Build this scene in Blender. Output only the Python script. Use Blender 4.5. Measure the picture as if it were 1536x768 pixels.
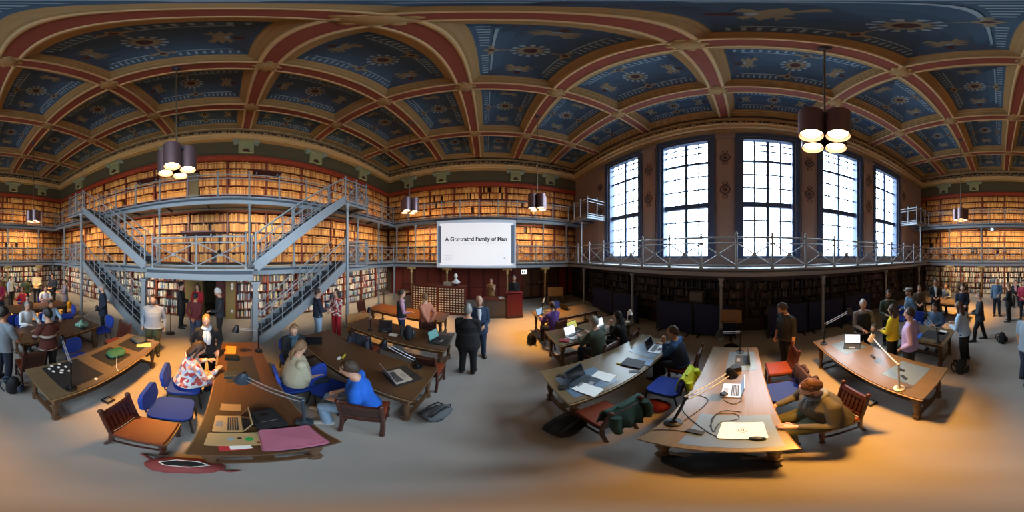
import bpy, bmesh, math, random
import numpy as np
from mathutils import Vector, Matrix, Euler
R = math.radians
random.seed(7)
for o in list(bpy.data.objects): bpy.data.objects.remove(o)
SC = bpy.context.scene
COL = SC.collection

# ------------------------------------------------------------------ camera, sky, exposure
HC = 2.7                                     # the 360 degree camera stands on a tall pole
cd = bpy.data.cameras.new('camera')
cam = bpy.data.objects.new('camera', cd); COL.objects.link(cam)
cam.location = (0, 0, HC); cam.rotation_euler = (R(90), 0, R(-98.906))
cd.type = 'PANO'; cd.clip_start = 0.02; cd.clip_end = 300
for tgt in (cd, getattr(cd, 'cycles', None)):
    try: tgt.panorama_type = 'EQUIRECTANGULAR'
    except Exception: pass
SC.camera = cam
SC.view_settings.view_transform = 'Standard'; SC.view_settings.look = 'None'
SC.view_settings.gamma = 1; SC.view_settings.use_curve_mapping = False
SC.view_settings.exposure = 0.75
try:
    SC.cycles.max_bounces = 7; SC.cycles.diffuse_bounces = 4; SC.cycles.glossy_bounces = 2
    SC.cycles.transparent_max_bounces = 6; SC.cycles.sample_clamp_indirect = 6
    SC.cycles.caustics_reflective = False; SC.cycles.caustics_refractive = False
except Exception: pass
W = bpy.data.worlds.new('world'); SC.world = W; W.use_nodes = True
nt = W.node_tree; bg = nt.nodes['Background']
tc = nt.nodes.new('ShaderNodeTexCoord'); sx = nt.nodes.new('ShaderNodeSeparateXYZ'); cr = nt.nodes.new('ShaderNodeValToRGB')
nt.links.new(tc.outputs['Generated'], sx.inputs[0]); nt.links.new(sx.outputs['Z'], cr.inputs[0]); nt.links.new(cr.outputs[0], bg.inputs[0])
cr.color_ramp.elements[0].position = 0.0; cr.color_ramp.elements[0].color = (.17, .18, .19, 1)   # street and houses below the horizon
cr.color_ramp.elements[1].position = 0.06; cr.color_ramp.elements[1].color = (.76, .88, 1, 1)  # even overcast sky
SKY = 13.5
bg.inputs[1].default_value = SKY
WARM = (1.0, .45, .07)

# ------------------------------------------------------------------ helpers
def lin(h):
    if not isinstance(h, str): return tuple(h)
    h = h.lstrip('#'); c = [int(h[i:i+2], 16) / 255 for i in (0, 2, 4)]
    return tuple(x / 12.92 if x <= .04045 else ((x + .055) / 1.055) ** 2.4 for x in c)
MATS = {}
def M(name, col=None, rough=.55, metal=0, var=.12, scale=6, stretch=(1, 1, 1), bump=0, emit=0, coat=0, spec=None):
    if name in MATS: return MATS[name]
    m = bpy.data.materials.new(name); m.use_nodes = True; n = m.node_tree.nodes; l = m.node_tree.links
    p = n['Principled BSDF']; c = lin(col)
    p.inputs['Roughness'].default_value = rough; p.inputs['Metallic'].default_value = metal
    if coat: p.inputs['Coat Weight'].default_value = coat; p.inputs['Coat Roughness'].default_value = .2
    if spec is not None: p.inputs['Specular IOR Level'].default_value = spec
    if var:
        t = n.new('ShaderNodeTexCoord'); mp = n.new('ShaderNodeMapping'); mp.inputs['Scale'].default_value = stretch
        nz = n.new('ShaderNodeTexNoise'); nz.inputs['Scale'].default_value = scale; nz.inputs['Detail'].default_value = 4
        mx = n.new('ShaderNodeMix'); mx.data_type = 'RGBA'
        mx.inputs[6].default_value = (*[x * (1 - var) for x in c], 1); mx.inputs[7].default_value = (*[min(1, x * (1 + var)) for x in c], 1)
        l.new(t.outputs['Object'], mp.inputs[0]); l.new(mp.outputs[0], nz.inputs[0]); l.new(nz.outputs[0], mx.inputs[0]); l.new(mx.outputs[2], p.inputs['Base Color'])
        if bump:
            b = n.new('ShaderNodeBump'); b.inputs['Strength'].default_value = bump; b.inputs['Distance'].default_value = .01
            l.new(nz.outputs[0], b.inputs['Height']); l.new(b.outputs[0], p.inputs['Normal'])
    else: p.inputs['Base Color'].default_value = (*c, 1)
    if emit:
        p.inputs['Emission Color'].default_value = (*c, 1); p.inputs['Emission Strength'].default_value = emit
    m.diffuse_color = (*c, 1); MATS[name] = m
    return m
def wood(name, col, rough=.4, var=.3, axis='x', scale=5, coat=0):
    st = {'x': (.6, 9, 9), 'y': (9, .6, 9), 'z': (9, 9, .6)}[axis]
    return M(name, col, rough, 0, var, scale, st, .08, coat=coat)

ORD = 'first second third fourth fifth sixth seventh eighth ninth tenth eleventh twelfth thirteenth fourteenth'.split()
class MB:
    def __init__(s): s.v = []; s.f = []; s.mi = []; s.uv = None
    def add(s, v, f, mi=0):
        b = len(s.v); s.v += [tuple(x) for x in v]; s.f += [tuple(b + i for i in q) for q in f]; s.mi += [mi] * len(f); return s
    def box(s, c, d, rz=0, mi=0, top=1.0, mat=None):
        x, y, z = d[0] / 2, d[1] / 2, d[2] / 2; cs, sn = math.cos(rz), math.sin(rz); vs = []
        for k, (a, b, e) in enumerate(((-1,-1,-1),(1,-1,-1),(1,1,-1),(-1,1,-1),(-1,-1,1),(1,-1,1),(1,1,1),(-1,1,1))):
            q = top if e > 0 else 1
            px, py = a * x * q, b * y * q
            vs.append((c[0] + px * cs - py * sn, c[1] + px * sn + py * cs, c[2] + e * z))
        if mat: vs = [tuple(mat @ Vector(q)) for q in vs]
        return s.add(vs, ((0,3,2,1),(4,5,6,7),(0,1,5,4),(1,2,6,5),(2,3,7,6),(3,0,4,7)), mi)
    def tube(s, pts, r, n=8, mi=0, cap=True, up=None, sec=None):
        """loft round (or elliptic, sec = list of (rx, ry)) sections along pts"""
        P = [Vector(p) for p in pts]; N = len(P)
        rr = list(r) if hasattr(r, '__len__') else [r] * N
        T = [(P[min(i + 1, N - 1)] - P[max(i - 1, 0)]).normalized() for i in range(N)]
        u = Vector(up) if up else (Vector((0, 0, 1)) if abs(T[0].z) < .9 else Vector((0, 1, 0)))
        vs = []; fs = []
        for i in range(N):
            a = u - T[i] * u.dot(T[i])
            if a.length < 1e-5: a = Vector((1, 0, 0)) - T[i] * T[i].x
            a.normalize(); b = T[i].cross(a); u = a
            ra, rb = (sec[i][1], sec[i][0]) if sec else (rr[i], rr[i])
            for k in range(n):
                t = 2 * math.pi * k / n
                vs.append(P[i] + a * (math.cos(t) * ra) + b * (math.sin(t) * rb))
        for i in range(N - 1):
            for k in range(n):
                fs.append((i * n + k, i * n + (k + 1) % n, (i + 1) * n + (k + 1) % n, (i + 1) * n + k))
        if cap: fs += [tuple(range(n - 1, -1, -1)), tuple((N - 1) * n + k for k in range(n))]
        return s.add(vs, fs, mi)
    def lathe(s, prof, c=(0, 0, 0), n=12, mi=0):
        return s.tube([(c[0], c[1], c[2] + z) for r, z in prof], [max(r, .0005) for r, z in prof], n, mi, True, (0, 1, 0))
    def ell(s, c, r, nu=10, nv=7, mi=0, rot=None):
        c = Vector(c); vs = [Vector((0, 0, -r[2]))]; fs = []
        for j in range(1, nv):
            t = math.pi * j / nv - math.pi / 2
            for i in range(nu):
                a = 2 * math.pi * i / nu
                vs.append(Vector((r[0] * math.cos(t) * math.cos(a), r[1] * math.cos(t) * math.sin(a), r[2] * math.sin(t))))
        vs.append(Vector((0, 0, r[2]))); L = len(vs) - 1
        for i in range(nu):
            k = (i + 1) % nu
            fs.append((0, 1 + k, 1 + i)); fs.append((L, L - nu + i, L - nu + k))
            for j in range(nv - 2): fs.append((1 + j * nu + i, 1 + j * nu + k, 1 + (j + 1) * nu + k, 1 + (j + 1) * nu + i))
        if rot: vs = [rot @ q for q in vs]
        return s.add([q + c for q in vs], fs, mi)
    def prism(s, poly, z0, z1, mi=0, mat=None):
        n = len(poly); vs = [(x, y, z0) for x, y in poly] + [(x, y, z1) for x, y in poly]
        fs = [tuple(range(n - 1, -1, -1)), tuple(range(n, 2 * n))] + [(i, (i + 1) % n, n + (i + 1) % n, n + i) for i in range(n)]
        if mat: vs = [tuple(mat @ Vector(q)) for q in vs]
        return s.add(vs, fs, mi)
    def mesh(s, name, mats, smooth=False):
        me = bpy.data.meshes.new(name); me.from_pydata(s.v, [], s.f)
        for m in (mats if isinstance(mats, (list, tuple)) else [mats]): me.materials.append(m)
        if any(s.mi): me.polygons.foreach_set('material_index', s.mi)
        if smooth:
            me.polygons.foreach_set('use_smooth', [True] * len(me.polygons))
            try: me.set_sharp_from_angle(angle=R(50))
            except Exception: pass
        me.update(); return me
    def build(s, name, mats, parent=None, loc=(0, 0, 0), rot=0, smooth=False):
        return obj(name, s.mesh(name, mats, smooth), parent, loc, rot)
def obj(name, me, parent=None, loc=(0, 0, 0), rot=0):
    o = bpy.data.objects.new(name, me); COL.objects.link(o)
    if parent: o.parent = parent
    o.location = loc
    o.rotation_euler = rot if hasattr(rot, '__len__') else (0, 0, rot)
    return o
def tag(o, label=None, cat=None, group=None, kind=None):
    if label: o['label'] = label
    if cat: o['category'] = cat
    if group: o['group'] = group
    if kind: o['kind'] = kind
    return o
def thing(name, label, cat, loc=(0, 0, 0), rz=0, group=None, kind=None):
    return tag(obj(name, None, None, loc, rz), label, cat, group, kind)
BOXES = {}
def bx(name, parent, d, loc, m, rz=0):
    """a board: one object, mesh shared between boards of the same size and material"""
    k = (round(d[0], 3), round(d[1], 3), round(d[2], 3), m.name)
    if k not in BOXES: BOXES[k] = MB().box((0, 0, 0), d).mesh('board', m)
    return obj(name, BOXES[k], parent, loc, rz)
def at(px, py, z=0):
    """the spot at height z that shows at this place of the photograph"""
    a = R((px - 346) * .234375); d = (HC - z) / math.tan(R((py - 384) * .234375))
    return (d * math.sin(a), d * math.cos(a))
class Kit:
    def __init__(s): s.p = []
    def part(s, name, me, loc=(0, 0, 0), rot=0, par=None, label=None):
        s.p.append((name, me, loc, rot, par, label)); return len(s.p) - 1
    def put(s, name, label, cat, loc, rz=0, group=None, kind=None):
        t = thing(name, label, cat, loc if len(loc) == 3 else (*loc, 0), rz, group, kind); made = []
        for nm, me, lo, ro, pa, lb in s.p:
            o = obj(nm, me, t if pa is None else made[pa], lo, ro); made.append(o)
            if lb: o['label'] = lb
        return t

# ------------------------------------------------------------------ materials
carpet = M('carpet', '#a79f98', .8, 0, .1, 3, bump=.1)
iron = M('painted_iron', '#9ba1a7', .45, .3, .06)
iron_dk = M('dark_iron', '#4a525c', .5, .3, .08)
maho = wood('mahogany', '#6e2f20', .4, .3, 'z')
maho_x = wood('mahogany_board', '#6a2d1f', .4, .3, 'x')
redtrim = M('red_painted_trim', '#8f3a26', .5, 0, .12, 9)
darkwood = wood('dark_wood', '#3b2420', .4, .3, 'z')
oak = wood('oak_table', '#6e5b42', .3, .28, 'y', 4, .6)
oak_dk = wood('dark_oak_table', '#583b26', .33, .3, 'y', 4)
legwood = wood('turned_oak', '#60432c', .4, .3, 'z')
cream = M('cream_plaster', '#d0b384', .6, 0, .12, 7)
ochre = M('ochre_plaster', '#a9895a', .65, 0, .14, 7)
ribred = M('rib_red', '#8a4637', .6, 0, .16, 5)
green = M('olive_wall', '#57523f', .8, 0, .1, 3)
blue = M('coffer_blue', '#3c566f', .7, 0, .14, 2.5)
pale = M('painted_pale_blue', '#8fa6b6', .7, 0, .08)
tanp = M('painted_tan', '#8c7f66', .7, 0, .1)
pale_shade = M('painted_border_shade', '#4e4a5a', .7, 0, .1)  # end-border bars: pale blue with its shade painted in as plum
dkred = M('painted_dark_red', '#4d2a24', .7, 0, .1)
gold = M('gilt_cream', '#d8b676', .45, .1, .1)
plaster = M('pilaster_plaster', '#a08c88', .7, 0, .12, 3)
slate = M('window_frame_slate', '#46587a', .5, 0, .08)
blackm = M('black_plastic', '#17181b', .4, 0, .1)
blacksoft = M('black_fabric', '#1b1b1f', .8, 0, .2, 20)
chrome = M('chrome', '#a9adb3', .35, .5, .03)
alu = M('aluminium', '#c4c5c7', .35, .6, .04)
white = M('white_paper', '#eceae6', .6, 0, .03)
# ------------------------------------------------------------------ the room shell
XL, XR, YN, YS = -11.65, 9.95, 6.95, -6.3
SF = {'n': 6.6, 'e': 9.6, 'w': -11.3, 's': -5.83}     # faces of shelves / window wall
G1, G2 = 2.33, 4.75                                    # gallery floors
XC = -.94
GX = [.62 + 3.13 * k for k in (-3, -2, -1, 0, 1, 2)]   # ceiling ribs
GY = [4.94, 2.72, .51, -1.71, -3.93]
ZC = 9.13
def S(o): o['kind'] = 'structure'; return o
S(MB().box(((XL + XR) / 2, (YN + YS) / 2, -.05), (XR - XL + .6, YN - YS + .6, .1)).build('floor', carpet))
wallm = M('wall_paint', '#6b6350', .8, 0, .1, 3)
DX0, DX1 = -1.15, -.2                                  # doorway in the north wall
n_ = MB()
n_.box(((XL + DX0) / 2, YN + .1, 4.95), (DX0 - XL, .2, 9.9)).box(((XR + DX1) / 2, YN + .1, 4.95), (XR - DX1, .2, 9.9)).box(((DX0 + DX1) / 2, YN + .1, 6.0), (DX1 - DX0, .2, 7.8))
S(n_.build('wall_north', wallm))
S(MB().box((XR + .1, (YN + YS) / 2, 4.95), (.2, YN - YS + .6, 9.9)).build('wall_east', wallm))
S(MB().box((XL - .1, (YN + YS) / 2, 4.95), (.2, YN - YS + .6, 9.9)).build('wall_west', wallm))
# vestibule behind the doorway
v = MB(); v.box((-.68, 9.0, 1.3), (2.4, .1, 2.8)).box((-1.9, 8.05, 1.3), (.1, 2, 2.8)).box((.5, 8.05, 1.3), (.1, 2, 2.8)).box((-.68, 8.05, 2.65), (2.4, 2, .1)).box((-.68, 8.05, -.05), (2.4, 2, .1))
S(v.build('wall_vestibule', M('vestibule', '#6a5a3c', .7, 0, .1)))
# window wall with five openings
WX = [XC + 3.13 * k for k in (2, 1, 0, -1, -2)]; WZ0, WZ1 = 2.62, 8.0; WW = 2.06
w_ = MB(); ed = [XR] + [e for x in WX for e in (x + WW / 2, x - WW / 2)] + [XL]
for i in range(0, len(ed), 2): w_.box(((ed[i] + ed[i + 1]) / 2, -6.07, 4.95), (ed[i] - ed[i + 1], .46, 9.9))
for x in WX: w_.box((x, -6.07, WZ0 / 2), (WW, .46, WZ0)).box((x, -6.07, (9.9 + WZ1) / 2), (WW, .46, 9.9 - WZ1))
S(w_.build('wall_south', plaster))
glass = bpy.data.materials.new('leaded_glass'); glass.use_nodes = True
g = glass.node_tree.nodes; gl = glass.node_tree.links; g.remove(g['Principled BSDF'])
tr = g.new('ShaderNodeBsdfTransparent'); tr.inputs[0].default_value = (.9, .95, .97, 1); gs = g.new('ShaderNodeBsdfGlossy'); gs.inputs['Roughness'].default_value = .1
mx = g.new('ShaderNodeMixShader'); mx.inputs[0].default_value = .06
gl.new(tr.outputs[0], mx.inputs[1]); gl.new(gs.outputs[0], mx.inputs[2]); gl.new(mx.outputs[0], g['Material Output'].inputs[0])
lead = M('lead_bar', '#6f7c92', .5, 0, .05)
zrow = [2.66, 3.42, 4.06, 4.62, 4.76, 5.42, 6.05, 6.72, 7.3, 7.66, 7.96]
for i, x in enumerate(WX):
    wn = S(obj('window_%d' % (i + 1), MB().box((-.97, .08, 0), (.13, .32, WZ1 - WZ0)).box((.97, .08, 0), (.13, .32, WZ1 - WZ0)).box((0, 0, (WZ1 - WZ0) / 2 - .03), (2.06, .14, .07)).box((0, 0, -(WZ1 - WZ0) / 2 + .04), (2.06, .16, .09)).mesh('window', slate), None, (x, -6.12, (WZ0 + WZ1) / 2)))
    zo = (WZ0 + WZ1) / 2
    bx('mullion', wn, (.11, .1, WZ1 - WZ0 - .1), (0, 0, 0), slate)
    bx('transom', wn, (1.94, .16, .2), (0, .02, 4.69 - zo), slate)
    bx('transom', wn, (1.94, .08, .1), (0, 0, 6.72 - zo), slate)
    for k in (-1, 1): bx('casing', wn, (.17, .05, WZ1 - WZ0 + .1), (k * 1.11, .3, .05), slate)
    bx('casing', wn, (2.39, .05, .16), (0, .3, (WZ1 - WZ0) / 2 + .08), slate)
    bx('sill', wn, (2.1, .3, .05), (0, .24, WZ0 - zo + .03), slate)
    bx('blind_box', wn, (2.06, .16, .14), (0, .2, WZ1 - zo - .12), slate)
    for k in (-.5, .5):
        bx('glazing_bar', wn, (.058, .03, 3.2), (k, 0, 6.3 - zo), lead); bx('glazing_bar', wn, (.058, .03, 1.9), (k, 0, 3.68 - zo), lead)
    for z in zrow[1:-1]:
        if z not in (4.62, 4.76, 6.72): bx('glazing_bar', wn, (1.94, .03, .058), (0, 0, z - zo), lead)
    for j in range(len(zrow) - 1):
        if j == 3: continue
        for k in range(4):
            bx('pane', wn, (.47, .008, zrow[j + 1] - zrow[j] - .03), (-.735 + .49 * k, -.01, (zrow[j] + zrow[j + 1]) / 2 - zo), glass)
    # daylight portal in the opening
    pl = bpy.data.lights.new('window_portal', 'AREA'); pl.shape = 'RECTANGLE'; pl.size = 1.95; pl.size_y = 5.3
    po = bpy.data.objects.new('window_portal', pl); COL.objects.link(po); po.location = (x, -6.2, zo); po.rotation_euler = (R(90), 0, 0)
    try: pl.cycles.is_portal = True
    except Exception: pass
# painted pilasters with ornaments between the windows
orn = MB(); a_ = [(math.cos(t), math.sin(t)) for t in [k * math.pi / 8 for k in range(16)]]
orn.tube([(c * .17, 0, s_ * .17) for c, s_ in a_] + [(.17, 0, 0)], .03, 6).ell((0, 0, 0), (.09, .03, .09), 8, 6)
for k in (-1, 1): orn.tube([(0, 0, .17 * k), (.1, 0, .3 * k), (0, 0, .42 * k), (-.1, 0, .3 * k), (0, 0, .17 * k)], .02, 6)
orn_me = orn.mesh('ornament', M('ornament_paint', '#5d4a4c', .7, 0, .1), True)
for k, x in enumerate([XC + 3.13 * q for q in (2.5, 1.5, .5, -.5, -1.5, -2.5)]):
    p = S(obj('trim_%d' % (k + 1), MB().box((0, 0, 0), (.62, .06, 5.3)).mesh('pilaster', plaster), None, (x, -5.81, 5.35)))
    bx('pilaster_panel', p, (.4, .02, 4.9), (0, .035, -.05), M('pilaster_panel', '#ae9688', .7, 0, .12, 3))
    bx('moulding', p, (.74, .12, .1), (0, .03, 2.6), plaster); bx('moulding', p, (.74, .12, .12), (0, .03, -2.58), plaster)
    for z in (-.15, 1.35): obj('ornament', orn_me, p, (0, .06, z))
# ------------------------------------------------------------------ coffered ceiling
EX = [-11.25] + GX + [9.37]; EY = [6.6] + GY + [-5.58]
cl = S(obj('ceiling', MB().box((XC, .4, ZC + .75), (21.9, 13.9, .1)).mesh('ceiling', ochre)))
def rib_mesh(L): return MB().box((0, 0, 0), (L, .27, .34)).mesh('rib', ribred)
def mould_mesh(L): return MB().tube([(-L / 2, 0, 0), (L / 2, 0, 0)], .042, 8).mesh('moulding', cream, True)
RW = .19
def rib(c, L, rz):
    r_ = obj('rib', rib_mesh(L), cl, (*c, ZC + .17), rz)
    mm = mould_mesh(L)
    for s_ in (-1, 1): obj('moulding', mm, r_, (0, s_ * .16, -.16))
for x in GX: rib((x, (EY[0] + EY[-1]) / 2), EY[0] - EY[-1], R(90))
for i in range(len(EX) - 1):
    for y in GY: rib(((EX[i] + EX[i + 1]) / 2, y), EX[i + 1] - EX[i] - .27, 0)
boss = MB(); boss.ell((0, 0, 0), (.2, .2, .07), 12, 6)
for k in range(8): boss.ell((.2 * math.cos(k * math.pi / 4), .2 * math.sin(k * math.pi / 4), .01), (.07, .07, .05), 8, 5)
boss_me = boss.mesh('boss', ochre, True)
for x in GX:
    for y in GY: obj('boss', boss_me, cl, (x, y, ZC - .005))
COF = {}
def coffer(w, h):
    k = (round(w, 2), round(h, 2))
    if k in COF: return COF[k]
    prof = [(0, 0), (0, .1), (.05, .11), (.05, .17), (.11, .2), (.11, .26), (.17, .28), (.19, .34)]
    f = MB(); vs = []; fs = []
    for ins, z in prof:
        a, b = w / 2 - ins, h / 2 - ins; vs += [(-a, -b, z), (a, -b, z), (a, b, z), (-a, b, z)]
    for j in range(len(prof) - 1):
        for q in range(4): fs.append((j * 4 + q, j * 4 + (q + 1) % 4, j * 4 + 4 + (q + 1) % 4, j * 4 + 4 + q)[::-1])
    f.add(vs, fs); fr = f.mesh('coffer_frame', [ochre])
    pw, ph = w - .36, h - .36; rise = .3
    def zf(x, y):
        d = min(pw / 2 - abs(x), ph / 2 - abs(y)); t = max(0, min(1, d / .85)); return .33 + rise * (1 - (1 - t) ** 2)
    xs = sorted(set([-pw / 2 + .0001, pw / 2 - .0001, 0] + [s_ * (pw / 2 - q) for q in (.12, .25, .4, .6, .85) for s_ in (-1, 1) if pw / 2 > q]))
    ys = sorted(set([-ph / 2 + .0001, ph / 2 - .0001, 0] + [s_ * (ph / 2 - q) for q in (.12, .25, .4, .6, .85) for s_ in (-1, 1) if ph / 2 > q]))
    p = MB(); p.add([(x, y, zf(x, y)) for y in ys for x in xs], [(j * len(xs) + i, (j + 1) * len(xs) + i, (j + 1) * len(xs) + i + 1, j * len(xs) + i + 1) for j in range(len(ys) - 1) for i in range(len(xs) - 1)])
    pan = p.mesh('coffer_panel', blue)
    d = MB()
    def pt(x, y): return (x, y, zf(x, y) - .012)
    def poly(pts, mi): d.add([pt(*q) for q in pts], [tuple(range(len(pts)))[::-1]], mi)
    def ring(cx, cy, r0, r1, n, mi, wob=0):
        for k in range(n):
            t0, t1 = 2 * math.pi * k / n, 2 * math.pi * (k + 1) / n; q = 1 + (wob if k % 2 else -wob)
            poly([(cx + r0 * math.cos(t0), cy + r0 * math.sin(t0)), (cx + r1 * q * math.cos(t0), cy + r1 * q * math.sin(t0)), (cx + r1 * q * math.cos(t1), cy + r1 * q * math.sin(t1)), (cx + r0 * math.cos(t1), cy + r0 * math.sin(t1))], mi)
    sc = min(1, ph / 1.45) * .8
    ring(0, 0, .13 * sc, .24 * sc, 24, 1, .12); ring(0, 0, .27 * sc, .31 * sc, 24, 0, .14); ring(0, 0, .02 * sc, .12 * sc, 20, 3)
    for s_ in (-1, 1):                                     # end figures, spread wings
        cx = s_ * (pw / 2 - .34)
        for fig in ([(0, -.1), (.12, -.04), (.08, .04), (.2, .16), (.1, .3), (.06, .12), (0, .3), (-.05, .12), (-.1, .26), (-.14, .1), (-.06, 0)],):
            for q in (-1, 1): poly([(cx - s_ * u * .9, q * (v_ + .05) * sc) for u, v_ in (fig if q * s_ < 0 else fig[::-1])], 1)
        ring(cx, 0, .02, .09, 10, 0)
        ring(s_ * (pw / 2 - .17), 0, .0, .07, 8, 3)
        n = int(ph / .12)
        for k in range(n):
            y = -ph / 2 + .1 + (ph - .2) * k / (n - 1)
            if abs(y) < ph / 2 - .12: poly([(s_ * (pw / 2 - .05), y - .018), (s_ * (pw / 2 - .05), y + .018), (s_ * (pw / 2 - .17), y + .018), (s_ * (pw / 2 - .17), y - .018)][::s_], 2)
        # long sides: pale bars, a line, a square with pendants
        n = int(pw / .12)
        for k in range(n):
            x = -pw / 2 + .14 + (pw - .28) * k / (n - 1)
            if abs(x) > .2: poly([(x - .02, s_ * (ph / 2 - .06)), (x + .02, s_ * (ph / 2 - .06)), (x + .02, s_ * (ph / 2 - .17)), (x - .02, s_ * (ph / 2 - .17))][::-s_], 0)
        for k in range(10):
            x0 = -pw / 2 + .22 + (pw - .44) * k / 10; x1 = x0 + (pw - .44) / 10
            poly([(x0, s_ * (ph / 2 - .205)), (x1, s_ * (ph / 2 - .205)), (x1, s_ * (ph / 2 - .235)), (x0, s_ * (ph / 2 - .235))][::-s_], 0)
        y = s_ * (ph / 2 - .2); ring(0, y, .06, .12, 4, 1); ring(0, y, .0, .06, 4, 3)
        for e in (-1, 1): ring(e * .16, y, 0, .05, 8, 1)
        poly([(-.02, y - s_ * .12), (.02, y - s_ * .12), (.012, s_ * .34 * sc), (-.012, s_ * .34 * sc)][::-s_], 1)
    COF[k] = (fr, pan, d.mesh('painted_ornament', [pale, tanp, pale_shade, dkred])); return COF[k]
for i in range(len(EX) - 1):
    for j in range(len(EY) - 1):
        x0 = EX[i] + (.19 if i else .04); x1 = EX[i + 1] - (.19 if i < len(EX) - 2 else .04); y1 = EY[j] - (.19 if j else .04); y0 = EY[j + 1] + (.19 if j < len(EY) - 2 else .04)
        fr, pan, dec = coffer(x1 - x0, y1 - y0); c = ((x0 + x1) / 2, (y0 + y1) / 2, ZC)
        f = obj('coffer_frame', fr, cl, c); pn = obj('coffer_panel', pan, cl, c); obj('painted_ornament', dec, pn)
# ------------------------------------------------------------------ cornice, frieze, green band, capitals
def wall_frame(w):
    """origin at the middle of the shelf face of a wall, local +Y into the room"""
    return {'n': ((XC, SF['n']), R(180), 20.9), 'e': ((SF['e'], .4), R(90), 12.4), 'w': ((SF['w'], .4), R(-90), 12.4), 's': ((XC, SF['s']), 0, 20.9)}[w]
sw = MB(); sp = []
for k in range(15):
    t = k / 14; sp.append((-.24 + .48 * t, .02, .1 * math.sin(t * 2 * math.pi)))
sw.tube(sp, [.022 + .02 * math.sin(math.pi * k / 14) for k in range(15)], 6)
sw.tube([(-.12 + .07 * math.cos(t), .02, .0 + .07 * math.sin(t)) for t in [q * .8 for q in range(8)]], .016, 5).tube([(.12 - .07 * math.cos(t), .02, -.0 - .07 * math.sin(t)) for t in [q * .8 for q in range(8)]], .016, 5)
sw.ell((.25, .03, 0), (.04, .04, .16), 6, 5)
scroll = sw.mesh('scroll', cream, True)
names = {'n': 'north', 'e': 'east', 'w': 'west', 's': 'south'}; tn = 7
friezem = M('frieze_ground', '#43302a', .7, 0, .12)
capm = M('capital_green', '#9aa07a', .6, 0, .12); volm = M('capital_volute', '#93a5a0', .6, 0, .1)
for w in 'news':
    (cx, cy), rz, L = wall_frame(w)
    t = S(obj('trim_%d' % tn, MB().box((0, -.1, 0), (L + .3, .3, .5)).mesh('frieze', friezem), None, (cx, cy, 8.78), rz)); tn += 1
    bx('cornice_moulding', t, (L + .1, .42, .16), (0, .05, -.34), cream)
    bx('cornice_moulding', t, (L, .5, .06), (0, .1, -.23), cream)
    bx('cornice_moulding', t, (L + .2, .3, .09), (0, .0, -.46), ochre)
    bx('cornice_moulding', t, (L, .34, .08), (0, .02, .28), cream)
    n = int(L / .55)
    for k in range(n): obj('scroll', scroll, t, (-L / 2 + .3 + (L - .6) * k / (n - 1), .07, .03))
    if w != 's':
        S(MB().box((0, -.18, 7.85), (L + .3, .34, .95)).build('trim_%d' % tn, green, None, (cx, cy, 0), rz)); tn += 1
    # capitals of the wall pilasters
        us = [x for x in GX] if w == 'n' else [y for y in (GY if w == 'e' else GY[::-1]) if y != .51]
        for ui, u in enumerate(us):
            lu = (XC - u) if w == 'n' else ((u - .4) if w == 'e' else (.4 - u))
            c, s_ = math.cos(rz), math.sin(rz)
            k = Kit(); cb = MB().box((0, .05, -.46), (.62, .16, .62)).box((0, .09, -.12), (.78, .22, .06)).box((0, .07, -.05), (.66, .18, .1))
            k.part('capital_block', cb.mesh('capital_block', capm) if 'cb' not in BOXES else BOXES['cb']); BOXES['cb'] = k.p[0][1]
            if 'vo' not in BOXES:
                vo = MB()
                BOXES['vo'] = vo.tube([(0, -.02, 0), (0, .2, 0)], .12, 14).tube([(0, .2, 0), (0, .22, 0)], .07, 10).mesh('volute', volm, True)
                BOXES['ni'] = MB().prism([(.16 * math.cos(q * math.pi / 8), .2 * math.sin(q * math.pi / 8)) for q in range(9)], 0, .02, mat=Matrix.Translation((0, .14, -.76)) @ Matrix.Rotation(R(90), 4, 'X')).mesh('niche', dkred)
            for s2 in (-1, 1): k.part('volute', BOXES['vo'], (s2 * .42, 0, -.12))
            k.part('niche', BOXES['ni'])
            k.put('pilaster_capital', 'pale green plaster capital with two volutes, %s, %s from the left' % ({'n': 'long staircase wall', 'e': 'screen wall', 'w': 'far end wall'}[w], ORD[ui]), 'capital', (cx + lu * c, cy + lu * s_, 8.3), rz, 'capitals of the %s wall' % names[w])
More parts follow.
